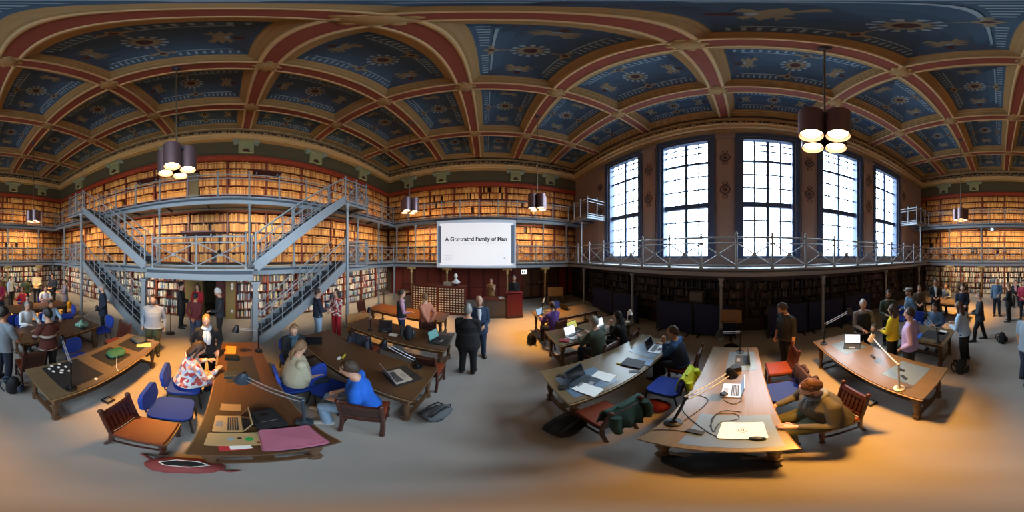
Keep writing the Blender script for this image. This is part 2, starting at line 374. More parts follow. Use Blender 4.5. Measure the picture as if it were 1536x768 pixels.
# ------------------------------------------------------------------ bookcases
BOOKS = {'c': [], 'p': []}                                # coloured books below, parchment volumes above
def bookcase(w, u, wd, z0, z1, rows, kind, fill=1.0, m=None, label='', cat='bookcase', grp='', band=.0, dep=.32, empty=False, where=''):
    """u = middle along the wall in the wall's own axis"""
    (cx, cy), rz, L = wall_frame(w); c, s_ = math.cos(rz), math.sin(rz)
    m = m or maho
    t = thing('bookcase', label, cat, (cx + u * c, cy + u * s_, z0), rz, grp)
    H = z1 - z0 - band
    for q in (-1, 1): bx('side_panel', t, (.035, dep, H), (q * (wd / 2 - .0175), -dep / 2, H / 2), m)
    if band:
        bx('top_rail', t, (wd, dep + .06, band), (0, -dep / 2 + .03, H + band / 2), redtrim if m is not darkwood else darkwood)
    bx('back_panel', t, (wd, .015, H), (0, -dep + .008, H / 2), darkwood)
    p0 = .08; rh = (H - p0) / rows
    for r in range(rows + 1):
        z = p0 + rh * r if r < rows else H - .012
        bx('shelf', t, (wd - .07, dep - .03, .024), (0, -dep / 2, z - .012 if r < rows else z), m)
    if band > .1:
        k = ('dent', round(wd, 2))
        if k not in BOXES:
            b = MB(); n = int(wd / .07)
            for q in range(n): b.box((-wd / 2 + wd * (q + .5) / n, .075, 0), (.032, .03, .06))
            BOXES[k] = b.mesh('dentils', M('dentil_red', '#a85038', .5, 0, .1))
        obj('dentils', BOXES[k], t, (0, 0, H + band * .45))['kind'] = 'stuff'
    gap = w == 'n' and z0 > 4 and abs(cx + u * c + 1.575) < .8
    if gap: bx('olive_panel', t, (.5, .3, H * .72), ((cx + u * c) + 1.575, -.16, H * .36 + .02), green)
    for r in range(rows):
        x = -wd / 2 + .05
        while x < wd / 2 - .06:
            if kind == 'p': bw = random.choice((.045, .055, .065, .075)); bh = rh * random.uniform(.72, .88); bd = .24
            else: bw = random.choice((.025, .03, .038, .045, .05)); bh = rh * random.uniform(.6, .84); bd = random.uniform(.17, .24)
            if random.random() > fill: x += bw * random.choice((1, 2, 3)); continue
            if x + bw > wd / 2 - .04: break
            lx, ly, lz = x + bw / 2, -dep + .03 + bd / 2 + (.02 if kind == 'p' else 0), p0 + rh * r
            px, py = cx + (u + lx) * c - ly * s_, cy + (u + lx) * s_ + ly * c
            if not (gap and abs(px + 1.575) < .29 and r < 4): BOOKS[kind].append((px, py, z0 + lz, rz, bw - .003, bd, bh, '%s shelf up, %s' % (ORD[r], where)))
            x += bw
    return t
WN = {'n': 'long staircase wall', 'e': 'screen wall', 'w': 'far end wall', 's': 'window wall'}
nb = {'n': 13, 'e': 8, 'w': 8}
for w in 'new':
    (cx, cy), rz, L = wall_frame(w)
    n = {'n': 13, 'e': 8, 'w': 8}[w]; bw = L / n
    for k in range(n):
        u = -L / 2 + bw * (k + .5)
        if w == 'n': wx = XC - u
        o_ = ORD[n - 1 - k]
        bookcase(w, u, bw, G2 + .04, 7.38, 5, 'p', .985, None, 'mahogany bookcase of parchment volumes, top gallery, %s, %s from the left' % (WN[w], o_), 'bookcase', 'top gallery bookcases, %s' % WN[w], .27, where='top gallery bookcase')
        bookcase(w, u, bw, G1 + .04, G2 - .16, 5, 'p', .985, None, 'mahogany bookcase of tan volumes, first gallery, %s, %s from the left' % (WN[w], o_), 'bookcase', 'first gallery bookcases, %s' % WN[w], .05, where='%s first gallery bookcase from the left' % o_)
    if w == 'n':
        for (a, b, n) in ((-11.39, -1.9, 7), (.2, 9.51, 7)):
            for k in range(n):
                wd = (b - a) / n; x = a + wd * (k + .5); sd_ = 'left' if x < -1 else 'right'; o_ = ORD[k] if x > 0 else ORD[n - 1 - k]
                bookcase('n', XC - x, wd, 0, G1 - .14, 5, 'c', .93, None, '%s mahogany bookcase of coloured books counting %s from the doorway' % (o_, sd_), 'bookcase', 'ground floor bookcases, %s of the doorway' % sd_, .2, where='%s bookcase %s of the doorway' % (o_, sd_))
    if w == 'w':
        for k in range(8):
            bookcase('w', -L / 2 + bw * (k + .5), bw, 0, G1 - .14, 5, 'c', .93, None, 'mahogany bookcase of pale books under the far end gallery, %s from the left' % ORD[7 - k], 'bookcase', 'ground floor bookcases, far end wall', .2, where='far end bookcase')
# a small portrait gap of olive wall between the top shelves
# doorway surround
pil = M('olive_pilaster', '#7d6a3c', .6, 0, .1)
for k, (x0, x1) in enumerate(((-1.9, DX0), (DX1, .2))):
    S(MB().box(((x0 + x1) / 2, 6.78, 1.1), (x1 - x0, .36, 2.2)).build('trim_%d' % tn, pil)); tn += 1
S(MB().box((-.85, 6.78, 2.17), (2.1, .36, .12)).build('trim_%d' % tn, pil)); tn += 1
dr = S(MB().box((.2, 0, 1.03), (.42, .05, 2.06)).build('door_1', M('red_door', '#7c3026', .45, 0, .12), None, (-.62, 6.98, 0), 0))
bx('door_panel', dr, (.3, .02, .8), (.2, -.035, .55), M('red_door_panel', '#6c2820', .45, 0, .12)); bx('door_panel', dr, (.3, .02, .8), (.2, -.035, 1.5), MATS['red_door_panel'])
bx('door_handle', dr, (.03, .06, .12), (.06, -.05, 1.02), gold)
for z, lb in ((1.45, 'white light switch on the olive pilaster right of the doorway, upper one'), (.38, 'white wall socket low on the olive pilaster right of the doorway')):
    k = Kit(); k.part('cover_plate', MB().box((0, 0, 0), (.1, .02, .26 if z > 1 else .1)).mesh('cover_plate', white)); k.part('rocker', MB().box((0, -.015, 0), (.05, .015, .07)).mesh('rocker', alu))
    k.put('wall_switch' if z > 1 else 'wall_socket', lb, 'switch' if z > 1 else 'socket', (.06, 6.585, z))
# books: the 300 that show largest of each kind are things, the rest one mass
def book_mat(name, stops, band):
    m = bpy.data.materials.new(name); m.use_nodes = True; n = m.node_tree.nodes; l = m.node_tree.links; p = n['Principled BSDF']; p.inputs['Roughness'].default_value = .6
    gi = n.new('ShaderNodeNewGeometry'); cr = n.new('ShaderNodeValToRGB'); cr.color_ramp.interpolation = 'CONSTANT'
    while len(cr.color_ramp.elements) < len(stops): cr.color_ramp.elements.new(.5)
    for i, c in enumerate(stops): cr.color_ramp.elements[i].position = i / len(stops); cr.color_ramp.elements[i].color = (*lin(c), 1)
    l.new(gi.outputs['Random Per Island'], cr.inputs[0])
    uv = n.new('ShaderNodeUVMap'); sp = n.new('ShaderNodeSeparateXYZ'); l.new(uv.outputs[0], sp.inputs[0])
    a = n.new('ShaderNodeMath'); a.operation = 'COMPARE'; a.inputs[1].default_value = .76; a.inputs[2].default_value = .08; l.new(sp.outputs[1], a.inputs[0])
    b = n.new('ShaderNodeMath'); b.operation = 'MULTIPLY'; b.inputs[1].default_value = .7; l.new(a.outputs[0], b.inputs[0])
    x = n.new('ShaderNodeMix'); x.data_type = 'RGBA'; x.inputs[7].default_value = (*lin(band), 1); l.new(b.outputs[0], x.inputs[0]); l.new(cr.outputs[0], x.inputs[6]); l.new(x.outputs[2], p.inputs['Base Color'])
    return m
PAR = ['#c08a48', '#b67f40', '#cf9c56', '#c9924c', '#a86f38', '#d4a35e', '#bf8844', '#8d5430', '#cf9650', '#c48c4a', '#9c6438', '#d8aa66']
COLB = ['#d9d6cc', '#3f5f86', '#c9c4b4', '#8a3a30', '#dcd8d0', '#53748c', '#e2ded4', '#6c86a0', '#b8a078', '#34506e', '#d4cfc4', '#77908c', '#e6e2da', '#7e96aa', '#c6b890', '#a04a36']
def uvbox(me):
    uv = me.uv_layers.new(name='UVMap'); z = [v_.co.z for v_ in me.vertices]
    return uv
def mass(lst, name, mat, label, cat):
    b = MB(); v = []
    for (x, y, z, rz, wd, d, h) in [q[:7] for q in lst]:
        b.box((x, y, z + h / 2 + .001), (wd, d, h), rz); v += [0, 0, 0, 0, 1, 1, 1, 1]
    me = b.mesh(name, mat); ul = me.uv_layers.new(name='UVMap'); li = np.empty(len(me.loops), dtype=np.int32); me.loops.foreach_get('vertex_index', li)
    vv = np.array(v, dtype=np.float32)[li]; uv = np.stack([np.zeros_like(vv), vv], 1).ravel(); ul.data.foreach_set('uv', uv)
    tag(obj(name, me), label, cat, None, 'stuff')
par_m = book_mat('parchment_spines', PAR, '#7a3a22'); col_m = book_mat('coloured_spines', COLB, '#cfc8b4')
for key in 'pc':
    L = sorted(BOOKS[key], key=lambda b: b[0] ** 2 + b[1] ** 2 + ((b[2] - HC) ** 2)); near, rest = L[:300], L[300:]
    if key == 'p': mass(rest, 'parchment_volumes', par_m, 'rows of parchment bound volumes filling both galleries on three walls', 'books')
    else: mass(rest, 'shelved_books', col_m, 'rows of pale, blue and red books on the ground floor shelves', 'books')
    if key == 'p': pal = [('tan', '#c08a48'), ('pale parchment', '#d4a35e'), ('golden brown', '#b67f40'), ('dark brown', '#8d5430')]
    else: pal = [('cream', '#dcd8d0'), ('blue', '#3f5f86'), ('dark red', '#8a3a30'), ('grey', '#8d9290'), ('charcoal', '#4d4a48'), ('buff', '#c6b890')]
    for b in near:
        q = random.randrange(len(pal)); nm, c = pal[q]; m = M('book_' + nm.replace(' ', '_'), c, .6, 0, .12, 9)
        h = round(b[6] / .03) * .03; h = min(h, b[6]); k = ('bk', key, round(b[4], 3), round(h, 2), q)
        if k not in BOXES:
            s_ = MB().box((0, 0, h / 2), (b[4], b[5] if key == 'p' else .165, h)); BOXES[k] = s_.mesh('book', m)
        o = obj('book' if key == 'c' else 'parchment_volume', BOXES[k], None, (b[0], b[1], b[2] + .001), b[3])
        if key == 'p': tag(o, '%s volume, %s' % (nm, b[7]), 'volume', '%s volumes, %s' % (nm, b[7]))
        else: tag(o, '%s book, %s' % (nm, b[7]), 'book', '%s books, %s' % (nm, b[7]))
# ------------------------------------------------------------------ iron galleries
RAILH = .93
finm = MB().lathe([(.03, 0), (.03, .93), (.045, .94), (.045, .96), (.02, .975), (.042, 1.0), (.03, 1.03), (.004, 1.07)], n=8).lathe([(.055, 0), (.055, .05), (.03, .09)], n=8).mesh('railing_post', iron, True)
hubm = MB().tube([(0, -.015, 0), (0, .015, 0)], .06, 10).mesh('hub', iron, True)
CACHE = {}
def rod(name, par, a, b, r, m=None, n=6):
    m = m or iron; a, b = Vector(a), Vector(b); L = round((b - a).length, 3); k = ('rod', L, r, m.name, n)
    if k not in CACHE: CACHE[k] = MB().tube([(0, 0, 0), (L, 0, 0)], r, n).mesh(name, m, True)
    o = obj(name, CACHE[k], par, a); d = (b - a).normalized()
    o.rotation_euler = (0, -math.asin(max(-1, min(1, d.z))), math.atan2(d.y, d.x)); return o
def railing(p0, p1, z, label, grp=None, step=1.043, cross=True):
    p0, p1 = Vector((*p0, z)), Vector((*p1, z)); L = (p1 - p0).length; n = max(1, round(L / step)); d = (p1 - p0) / n
    t = thing('gallery_railing', label, 'railing', p0, math.atan2(d.y, d.x), grp); s_ = d.length
    for k in range(n + 1): obj('railing_post', finm, t, (k * s_, 0, 0))
    rod('handrail', t, (0, 0, .9), (L, 0, .9), .027); rod('middle_rail', t, (0, 0, .74), (L, 0, .74), .019); rod('bottom_rail', t, (0, 0, .1), (L, 0, .1), .018)
    for k in range(n):
        if cross:
            rod('cross_brace', t, (k * s_, 0, .1), ((k + 1) * s_, 0, .74), .018); rod('cross_brace', t, (k * s_, 0, .74), ((k + 1) * s_, 0, .1), .018)
            obj('hub', hubm, t, ((k + .5) * s_, 0, .42))
    return t
deckm = M('gallery_deck', '#a7a9a8', .6, .1, .1)
def deck(x0, x1, y0, y1, z, label, edges, beam=.2):
    """walkway slab with a riveted edge beam along the listed edges"""
    t = thing('gallery_walkway', label, 'gallery', ((x0 + x1) / 2, (y0 + y1) / 2, z)); w, h = x1 - x0, y1 - y0
    bx('deck_plate', t, (w, h, .04), (0, 0, -.02), deckm)
    for e in edges:
        if e in 'ns': q = h / 2 * (1 if e == 'n' else -1); d = (w, .06, beam); l = (0, q - math.copysign(.03, q), -.04 - beam / 2); f = (w + .02, .1, .035)
        else: q = w / 2 * (1 if e == 'e' else -1); d = (.06, h, beam); l = (q - math.copysign(.03, q), 0, -.04 - beam / 2); f = (.1, h + .02, .035)
        bx('edge_beam', t, (d[0], d[1], beam * .62), (l[0], l[1], -.04 - beam * .69), iron); bx('edge_recess', t, (d[0] * .98, d[1] * .5, beam * .4) if e in 'ns' else (d[0] * .5, d[1] * .98, beam * .4), (l[0], l[1], -.04 - beam * .2), iron_dk); bx('deck_lip', t, (d[0], d[1] + .03, .045) if e in 'ns' else (d[0] + .03, d[1], .045), (l[0], l[1], -.005), iron); bx('edge_flange', t, f, (l[0], l[1], -.04 - beam), iron)
    # joists
    if w > h:
        n = int(w / 1.565)
        for k in range(n): bx('joist', t, (.05, h - .1, .1), (-w / 2 + w * (k + .5) / n, 0, -.09), iron_dk)
    else:
        n = int(h / 1.565)
        for k in range(n): bx('joist', t, (w - .1, .05, .1), (0, -h / 2 + h * (k + .5) / n, -.09), iron_dk)
    return t
YE = 5.4; XE, XW, YSO = 8.4, -10.1, -4.62
for z, nm in ((G1, 'first'), (G2, 'upper')):
    deck(-11.3, 9.6, YE, 6.6, z, 'grey iron %s gallery walkway along the long staircase wall' % nm, 's')
    deck(XE, 9.6, -5.83, YE, z, 'grey iron %s gallery walkway across the screen wall' % nm, 'w')
    deck(-11.3, XW, -5.83, YE, z, 'grey iron %s gallery walkway across the far end wall' % nm, 'e')
deck(XW, XE, -5.83, YSO, G1, 'grey iron gallery walkway below the five tall windows', 'n', .16)
deck(-2.51, .62, 4.38, YE, G1, 'projecting iron platform between the two staircases', 's', .24)
for s_, x0, x1 in ((1, 3.75, 4.85), (-1, -6.74, -5.64)):
    for z, nm in ((G1, 'first'), (G2, 'upper')):
        deck(x0, x1, 4.38, YE, z, 'iron landing at the top of the %s flight, %s staircase' % ('lower' if z < 3 else 'upper', 'right' if s_ > 0 else 'left'), 's' + ('e' if s_ > 0 else 'w'), .12)
        railing((x0, 4.42) if s_ > 0 else (x1, 4.42), (x1, 4.42) if s_ > 0 else (x0, 4.42), z, 'short landing railing at the head of the %s %s stair flight' % ('right' if s_ > 0 else 'left', 'lower' if z < 3 else 'upper'), None, .55)
        e = x1 if s_ > 0 else x0
        railing((e, 4.42), (e, YE), z, 'end railing of the %s landing, %s staircase' % ('lower' if z < 3 else 'upper', 'right' if s_ > 0 else 'left'), None, .5)
railing((-2.3, 4.42), (.41, 4.42), G1, 'railing on the projecting platform with lamp between the staircases', None, 1.35)
for z, nm in ((G1, 'first'), (G2, 'upper')):
    railing((4.85, YE), (8.4, YE), z, '%s gallery railing right of the staircases' % nm); railing((-10.1, YE), (-6.74, YE), z, '%s gallery railing left of the staircases' % nm)
    railing((XE, YSO if z < 3 else -4.6), (XE, YE), z, '%s gallery railing in front of the screen wall shelves' % nm, None, 1.043, z < 3)
    railing((XW, YSO if z < 3 else -4.6), (XW, YE), z, '%s gallery railing along the far end wall' % nm, None, 1.043, z < 3)
railing((-5.64, YE), (3.75, YE), G2, 'upper gallery railing above the staircases and platform', None, 1.043, False)
railing((XW, YSO), (XE, YSO), G1, 'long railing with crossed bars before the tall windows')
for s_, x0, x1, nm in ((1, 6.5, 8.4, 'screen'), (-1, -10.1, -8.4, 'far end')):
    deck(x0, x1, -5.8, -4.6, G2, 'small upper balcony beside the windows at the %s wall corner' % nm, 'n' + ('w' if s_ > 0 else 'e'), .1)
    xe = x0 if s_ > 0 else x1
    railing((x0, -4.62), (x1, -4.62), G2, 'balcony railing beside the windows near the %s wall' % nm, None, .6, False)
    railing((xe, -5.8), (xe, -4.62), G2, 'balcony end railing beside the windows near the %s wall' % nm, None, .6, False)
# columns
def colkit(h, gilt, r=.05):
    k = Kit(); m = gold if gilt else iron
    k.part('shaft', MB().lathe([(r * 1.05, .12), (r * .9, h - .26)], n=12).mesh('shaft', iron if not gilt else M('column_paint', '#a8895c', .45, .1, .1), True))
    k.part('column_base', MB().lathe([(r * 2.1, 0), (r * 2.1, .06), (r * 1.5, .08), (r * 1.7, .11), (r * 1.2, .15)], n=12).mesh('column_base', iron, True))
    if gilt: k.part('capital', MB().lathe([(r * 1.3, h - .3), (r * 1.5, h - .27), (r * 1.1, h - .24), (r * 1.6, h - .14), (r * 3.2, h - .05)], n=12).box((0, 0, h - .025), (r * 9, r * 6, .05)).ell((r * 4, 0, h - .08), (r * 1.1, r * 2, r * 1.1), 8, 6).ell((-r * 4, 0, h - .08), (r * 1.1, r * 2, r * 1.1), 8, 6).mesh('capital', m, True))
    else: k.part('capital', MB().lathe([(r * .9, h - .28), (r * 1.5, h - .22), (r * 1.1, h - .18), (r * 1.3, h - .1), (r * 2, h - .03), (r * 2, h)], n=12).mesh('capital', m, True))
    return k
lowg, lowi, upi = colkit(G1 - .27, True), colkit(G1 - .27, False), colkit(G2 - G1 - .27, False, .042)
stk = colkit(G2 - .16, False, .055)
for i, x in enumerate((-10.3, -8.77, 6.88, 8.42)):
    lowi.put('iron_column', 'slim grey column carrying the long first gallery, %s from the left' % ORD[i], 'column', (x, YE - .03), 0, 'columns under the long gallery')
for i, x in enumerate((-8.77, -5.64 + 1.56, -2.51, .62, 2.19, 3.75 + 1.56, 6.88)):
    upi.put('iron_column', 'slim grey column between the long wall galleries, %s from the left' % ORD[i], 'column', (x, YE - .03, G1), 0, 'columns between the long galleries')
for i, y in enumerate((4.2, 2.1, -1.07, -3.16)):
    lowg.put('iron_column', 'painted column with gilt capital under the screen wall gallery, %s from the left' % ORD[i], 'column', (XE + .05, y), R(90), 'gilt columns of the screen wall')
    lowg.put('iron_column', 'painted column with gilt capital under the far end gallery, %s from the left' % ORD[3 - i], 'column', (XW - .05, y), R(90), 'gilt columns of the far end wall')
for i, y in enumerate((5.2, 3.95, -1.45 - 1.6, -4.5)):
    upi.put('iron_column', 'slim grey column between the screen wall galleries, %s from the left' % ORD[i], 'column', (XE + .05, y, G1), 0, 'upper columns of the screen wall')
for i, y in enumerate((-3.16, -1.07, 2.1, 4.2)):
    upi.put('iron_column', 'slim grey column between the far end galleries, %s from the left' % ORD[i], 'column', (XW - .05, y, G1), 0, 'upper columns of the far end wall')
for x in (7.1, -8.98):
    upi.put('iron_column', 'slim grey post under the small balcony at the %s end of the windows' % ('screen wall' if x > 0 else 'far wall'), 'column', (x, -4.66, G1))
for i, x in enumerate((6.88, 3.75, .62, -2.51, -5.64, -8.77)):
    lowi.put('iron_column', 'grey column in the shade below the window gallery, %s from the left' % ORD[i], 'column', (x, YSO - .05), 0, 'columns under the window gallery')
dbl = Kit(); h = G1 - .32
dbl.part('shaft', MB().box((0, 0, h / 2), (.13, .13, h)).mesh('shaft', iron)); dbl.part('column_base', MB().box((0, 0, .12), (.24, .24, .24)).box((0, 0, .27), (.18, .18, .08)).mesh('column_base', iron)); dbl.part('capital', MB().box((0, 0, h - .03), (.24, .22, .06)).box((0, 0, h - .14), (.18, .17, .08)).box((0, 0, h - .5), (.18, .18, .05)).mesh('capital', iron))
for x, nm in ((.66, 'right'), (-2.55, 'left')):
    dbl.put('iron_pillar', 'square grey iron pillar at the foot of the %s staircase' % nm, 'column', (x, 4.34))
for x, nm in ((3.79, 'right'), (-5.68, 'left')):
    stk.put('iron_column', 'tall grey column under the upper landing of the %s staircase' % nm, 'column', (x, 4.36))
# staircases
def stair(x0, z0, s_, rise, label):
    """foot at x0, climbing towards s_ (+1 right, -1 left)"""
    run = 3.1; n = 13; t = thing('iron_staircase', label, 'staircase', (x0, 4.42, z0)); wdt = .86
    th = math.atan2(rise, run); L = math.hypot(run, rise)
    st = MB().box((L / 2, 0, 0), (L, .04, .24)).box((L / 2, 0, .125), (L, .08, .02)).box((L / 2, 0, -.125), (L, .08, .02))
    me = st.mesh('stringer', iron)
    for y in (0, wdt): obj('stringer', me, t, (0, y, .06), (0, -th, 0) if s_ > 0 else (0, th + math.pi, 0) if False else (0, -th, 0)) if s_ > 0 else obj('stringer', me, t, (0, y, .06), Euler((0, -th, 0)).to_matrix().to_4x4().to_euler() if False else (Matrix.Rotation(math.pi, 4, 'Z') @ Matrix.Rotation(-th, 4, 'Y')).to_euler())
    for k in range(n):
        x = s_ * run * (k + .5) / n; z = rise * (k + 1) / n
        bx('tread', t, (run / n + .03, wdt - .05, .025), (x, wdt / 2, z - .012), iron_dk)
        bx('riser', t, (.012, wdt - .05, rise / n * .8), (x + s_ * run / n / 2, wdt / 2, z - .012 + rise / n * .45), iron_dk)
    for y in (0, wdt):
        for k in range(10):
            x = run * (k + .5) / 10; rod('baluster', t, (s_ * x, y, rise * x / run + .1), (s_ * x, y, rise * x / run + .98), .013)
        for hh, rr, nm in ((.98, .024, 'handrail'), (.68, .012, 'middle_rail'), (.4, .012, 'middle_rail')):
            rod(nm, t, (0, y, hh), (s_ * run, y, rise + hh), rr)
        rod('newel', t, (0, y, 0), (0, y, 1.05), .032)
for s_, x0, nm in ((1, .68, 'right'), (-1, -2.57, 'left')):
    stair(x0, 0, s_, G1, 'lower grey iron flight of the %s staircase, floor to first gallery' % nm)
    stair(x0, G1, s_, G2 - G1, 'upper grey iron flight of the %s staircase, first to upper gallery' % nm)
# warm strip lamps fixed under the gallery edges and on top of the upper rail, washing the shelves
LN = {}
def strip(c, L, rz, e, tilt, label, grp):
    LN[grp] = LN.get(grp, -1) + 1; label = label + ', ' + ORD[LN[grp]] + ' along'
    t = thing('strip_lamp', label, 'lamp', c, rz, grp)
    bx('lamp_housing', t, (L, .06, .05), (0, 0, .028) if tilt < 90 else (0, -.03, -.005), iron_dk)
    li = bpy.data.lights.new('strip_tube', 'AREA'); li.shape = 'RECTANGLE'; li.size = L; li.size_y = .05; li.energy = e; li.spread = R(120); li.color = (1, .75, .43)
    o = bpy.data.objects.new('strip_tube', li); COL.objects.link(o); o.parent = t; o.rotation_euler = (R(tilt), 0, 0)
SHELF = 46
for x in (-8.0, -3.5, 1.6, 6.2):
    strip((x, YE + .15, G2 - .2), 3.6, 0, SHELF, 40, 'slim strip lamp under the upper gallery of the long staircase wall', 'strip lamps, long wall')
for y in (-2.6, .4, 3.4):
    strip((XE + .15, y, G2 - .2), 2.4, R(-90), SHELF, 40, 'slim strip lamp under the upper gallery of the screen wall', 'strip lamps, screen wall')
    strip((XW - .15, y, G2 - .2), 2.4, R(90), SHELF, 40, 'slim strip lamp under the upper gallery of the far end wall', 'strip lamps, far end wall')
    strip((XW - .15, y, G1 - .2), 2.4, R(90), SHELF * .5, 35, 'slim strip lamp under the first gallery of the far end wall', 'low strip lamps, far end wall')
for x in (-9.4, -6.4, -3.4, 1.8, 5, 7.6):
    strip((x, YE + .15, G1 - .2), 2.2, 0, SHELF * .55, 35, 'slim strip lamp under the first gallery of the long staircase wall', 'low strip lamps, long wall')
for x in (-8.6, -5.5, -2.4, .8, 3.9, 7.2):
    strip((x, YE + .09, G2 + .03), 2.6, 0, SHELF * .55, 128, 'low strip lamp at the foot of the upper gallery railing, long staircase wall', 'upper strip lamps, long wall')
for y in (-2.8, .4, 3.6):
    strip((XE + .09, y, G2 + .03), 2.6, R(-90), SHELF * .5, 128, 'low strip lamp at the foot of the upper gallery railing, screen wall', 'upper strip lamps, screen wall')
    strip((XW - .09, y, G2 + .03), 2.6, R(90), SHELF * .5, 128, 'low strip lamp at the foot of the upper gallery railing, far end wall', 'upper strip lamps, far end wall')
# ------------------------------------------------------------------ pendants
pend = Kit()
pw_ = M('pendant_metal', '#7d6468', .35, .55, .05); glow = M('lamp_glow', '#ffdf9a', .5, 0, 0, emit=9)
hp = ZC - 4.34
pend.part('ceiling_rose', MB().lathe([(.02, hp - .12), (.09, hp - .03), (.09, hp)], n=12).mesh('ceiling_rose', iron_dk, True))
pend.part('rod', MB().tube([(0, 0, .5), (0, 0, hp - .1)], .014, 8).mesh('rod', M('pendant_rod', '#6f6250', .4, .4, 0), True))
cyl = MB(); n = 20
for r, f in ((.15, 1), (.14, -1)):
    vs = [(r * math.cos(2 * math.pi * k / n), r * math.sin(2 * math.pi * k / n), z) for z in (0, .52) for k in range(n)]
    cyl.add(vs, [((k, (k + 1) % n, n + (k + 1) % n, n + k) if f > 0 else (k, n + k, n + (k + 1) % n, (k + 1) % n)) for k in range(n)])
cyl.add([(.15 * math.cos(2 * math.pi * k / n), .15 * math.sin(2 * math.pi * k / n), .52) for k in range(n)], [tuple(range(n))])
cm = cyl.mesh('lamp_cylinder', pw_, True); bm_ = MB().ell((0, 0, .07), (.125, .125, .05), 14, 7).mesh('lamp_bulb', glow, True)
hub = MB().box((0, 0, .42), (.5, .03, .03)).box((0, 0, .42), (.03, .5, .03)).mesh('bracket', iron_dk)
pend.part('bracket', hub)
for a in range(4):
    q = R(45 + 90 * a); i = pend.part('lamp_cylinder', cm, (.21 * math.cos(q), .21 * math.sin(q), 0)); pend.part('lamp_bulb', bm_, (0, 0, 0), 0, i)
PEND = 1000
pn = {(-.94, 2.72): 'nearest the staircases', (-.94, -1.71): 'nearest the tall windows', (5.315, 2.72): 'left of the projection screen', (5.315, -1.71): 'right of the projection screen', (-7.2, -1.71): 'far end, window side', (-7.2, 2.72): 'far end, staircase side'}
for (x, y), wh in pn.items():
    t = pend.put('pendant_lamp', 'pendant of four mauve metal cylinders on a rod, %s' % wh, 'lamp', (x, y, 4.34), R(62 if y < 0 else 44))
    li = bpy.data.lights.new('pendant_light', 'SPOT'); li.energy = PEND; li.color = WARM; li.spot_size = R(58); li.spot_blend = .9; li.shadow_soft_size = .2
    o = bpy.data.objects.new('pendant_light', li); COL.objects.link(o); o.parent = t; o.location = (0, 0, -.02)
# ------------------------------------------------------------------ screen wall below the gallery, projection screen
pnl = wood('wall_panelling', '#8f3d31', .4, .25, 'z'); pnl2 = wood('wall_panelling_frame', '#742f28', .4, .25, 'z')
t = S(obj('trim_%d' % tn, MB().box((0, -.2, 1.05), (8.9, .06, 2.1)).mesh('panelling', pnl2), None, (9.6, 2.0, 0), R(90))); tn += 1
for k in range(10):
    for z, hh in ((.42, .66), (1.38, 1.1)): bx('panel', t, (.72, .05, hh), (-4.0 + .88 * k, -.155, z), pnl)
dd = S(obj('door_2', MB().box((0, -.18, 1.05), (2.5, .08, 2.1)).mesh('door', darkwood), None, (9.6, -3.35, 0), R(90)))
for x in (-.93, -.31, .31, .93):
    for z, hh in ((.5, .7), (1.45, .95)): bx('door_panel', dd, (.5, .04, hh), (x, -.125, z), M('door_panel_brown', '#6a4c38', .4, 0, .2))
for x in (-.08, .08): bx('door_handle', dd, (.03, .08, .16), (x, -.1, 1.05), gold)
t = S(obj('trim_%d' % tn, MB().box((0, -.2, 1.05), (1.4, .06, 2.1)).mesh('panelling', darkwood), None, (9.6, -5.25, 0), R(90))); tn += 1
for x in (-.36, .36): bx('panel', t, (.5, .05, 1.5), (x, -.155, 1.2), M('red_panel', '#8c3029', .5, 0, .12)); bx('panel', t, (.5, .05, .3), (x, -.155, .25), MATS['red_panel'])
k = Kit(); k.part('sign_box', MB().box((0, 0, 0), (.3, .05, .22)).mesh('sign_box', M('sign_white', '#e8ece8', .5, 0, 0, emit=.8)))
fg = MB().tube([(-.01, .03, .02), (.01, .03, -.03)], .02, 6).ell((-.02, .03, .06), (.018, .01, .018), 8, 5).tube([(.01, .03, -.03), (.05, .03, -.06), (.04, .03, -.09)], .008, 5).tube([(.01, .03, -.03), (-.03, .03, -.05), (-.06, .03, -.08)], .008, 5).tube([(0, .03, .03), (.05, .03, .01)], .007, 5).tube([(0, .03, .03), (-.05, .03, .01)], .007, 5).box((.1, .028, 0), (.05, .01, .15))
k.part('running_figure', fg.mesh('running_figure', M('sign_green', '#1d5a3a', .5, 0, 0)))
k.part('hanger', MB().tube([(0, 0, .1), (0, 0, .22)], .01, 6).mesh('hanger', iron))
k.put('exit_sign', 'white running figure exit sign hanging under the gallery by dark doors', 'sign', (8.55, -2.0, 1.84), R(90))
sx_, sy, sz, sw_, sh = 8.15, .55, 3.33, 4.05, 2.46
k = Kit(); k.part('screen_cloth', MB().box((0, 0, 0), (sw_, .02, sh)).mesh('screen_cloth', M('screen_border', '#c9d4e2', .7, 0, 0, emit=.15)))
k.part('roller_case', MB().box((0, -.02, sh / 2 + .05), (sw_ + .16, .12, .11)).mesh('roller_case', iron_dk)); k.part('bottom_bar', MB().tube([(-sw_ / 2, 0, -sh / 2), (sw_ / 2, 0, -sh / 2)], .022, 8).mesh('bottom_bar', alu, True))
[k.part('screen_bracket', MB().box((0, 0, 0), (.05, .3, .05)).mesh('screen_bracket', iron_dk), (q * 1.5, -.16, sh / 2 + .06)) for q in (-1, 1)]; k.part('projected_slide', MB().box((0, .013, -.02), (sw_ - .34, .004, sh - .28)).mesh('projected_slide', M('slide_white', '#e4e3e6', .7, 0, 0, emit=.42)))
for q in (-1, 1): k.part('side_strip', MB().box((q * (sw_ / 2 - .16), .017, -.03), (.16, .004, sh - .5)).mesh('side_strip', M('slide_grey', '#74849a', .7, 0, 0, emit=.06)))
scr = k.put('projection_screen', 'white projection screen with a grey title, hung on the first gallery', 'screen', (sx_, sy, sz), R(90))
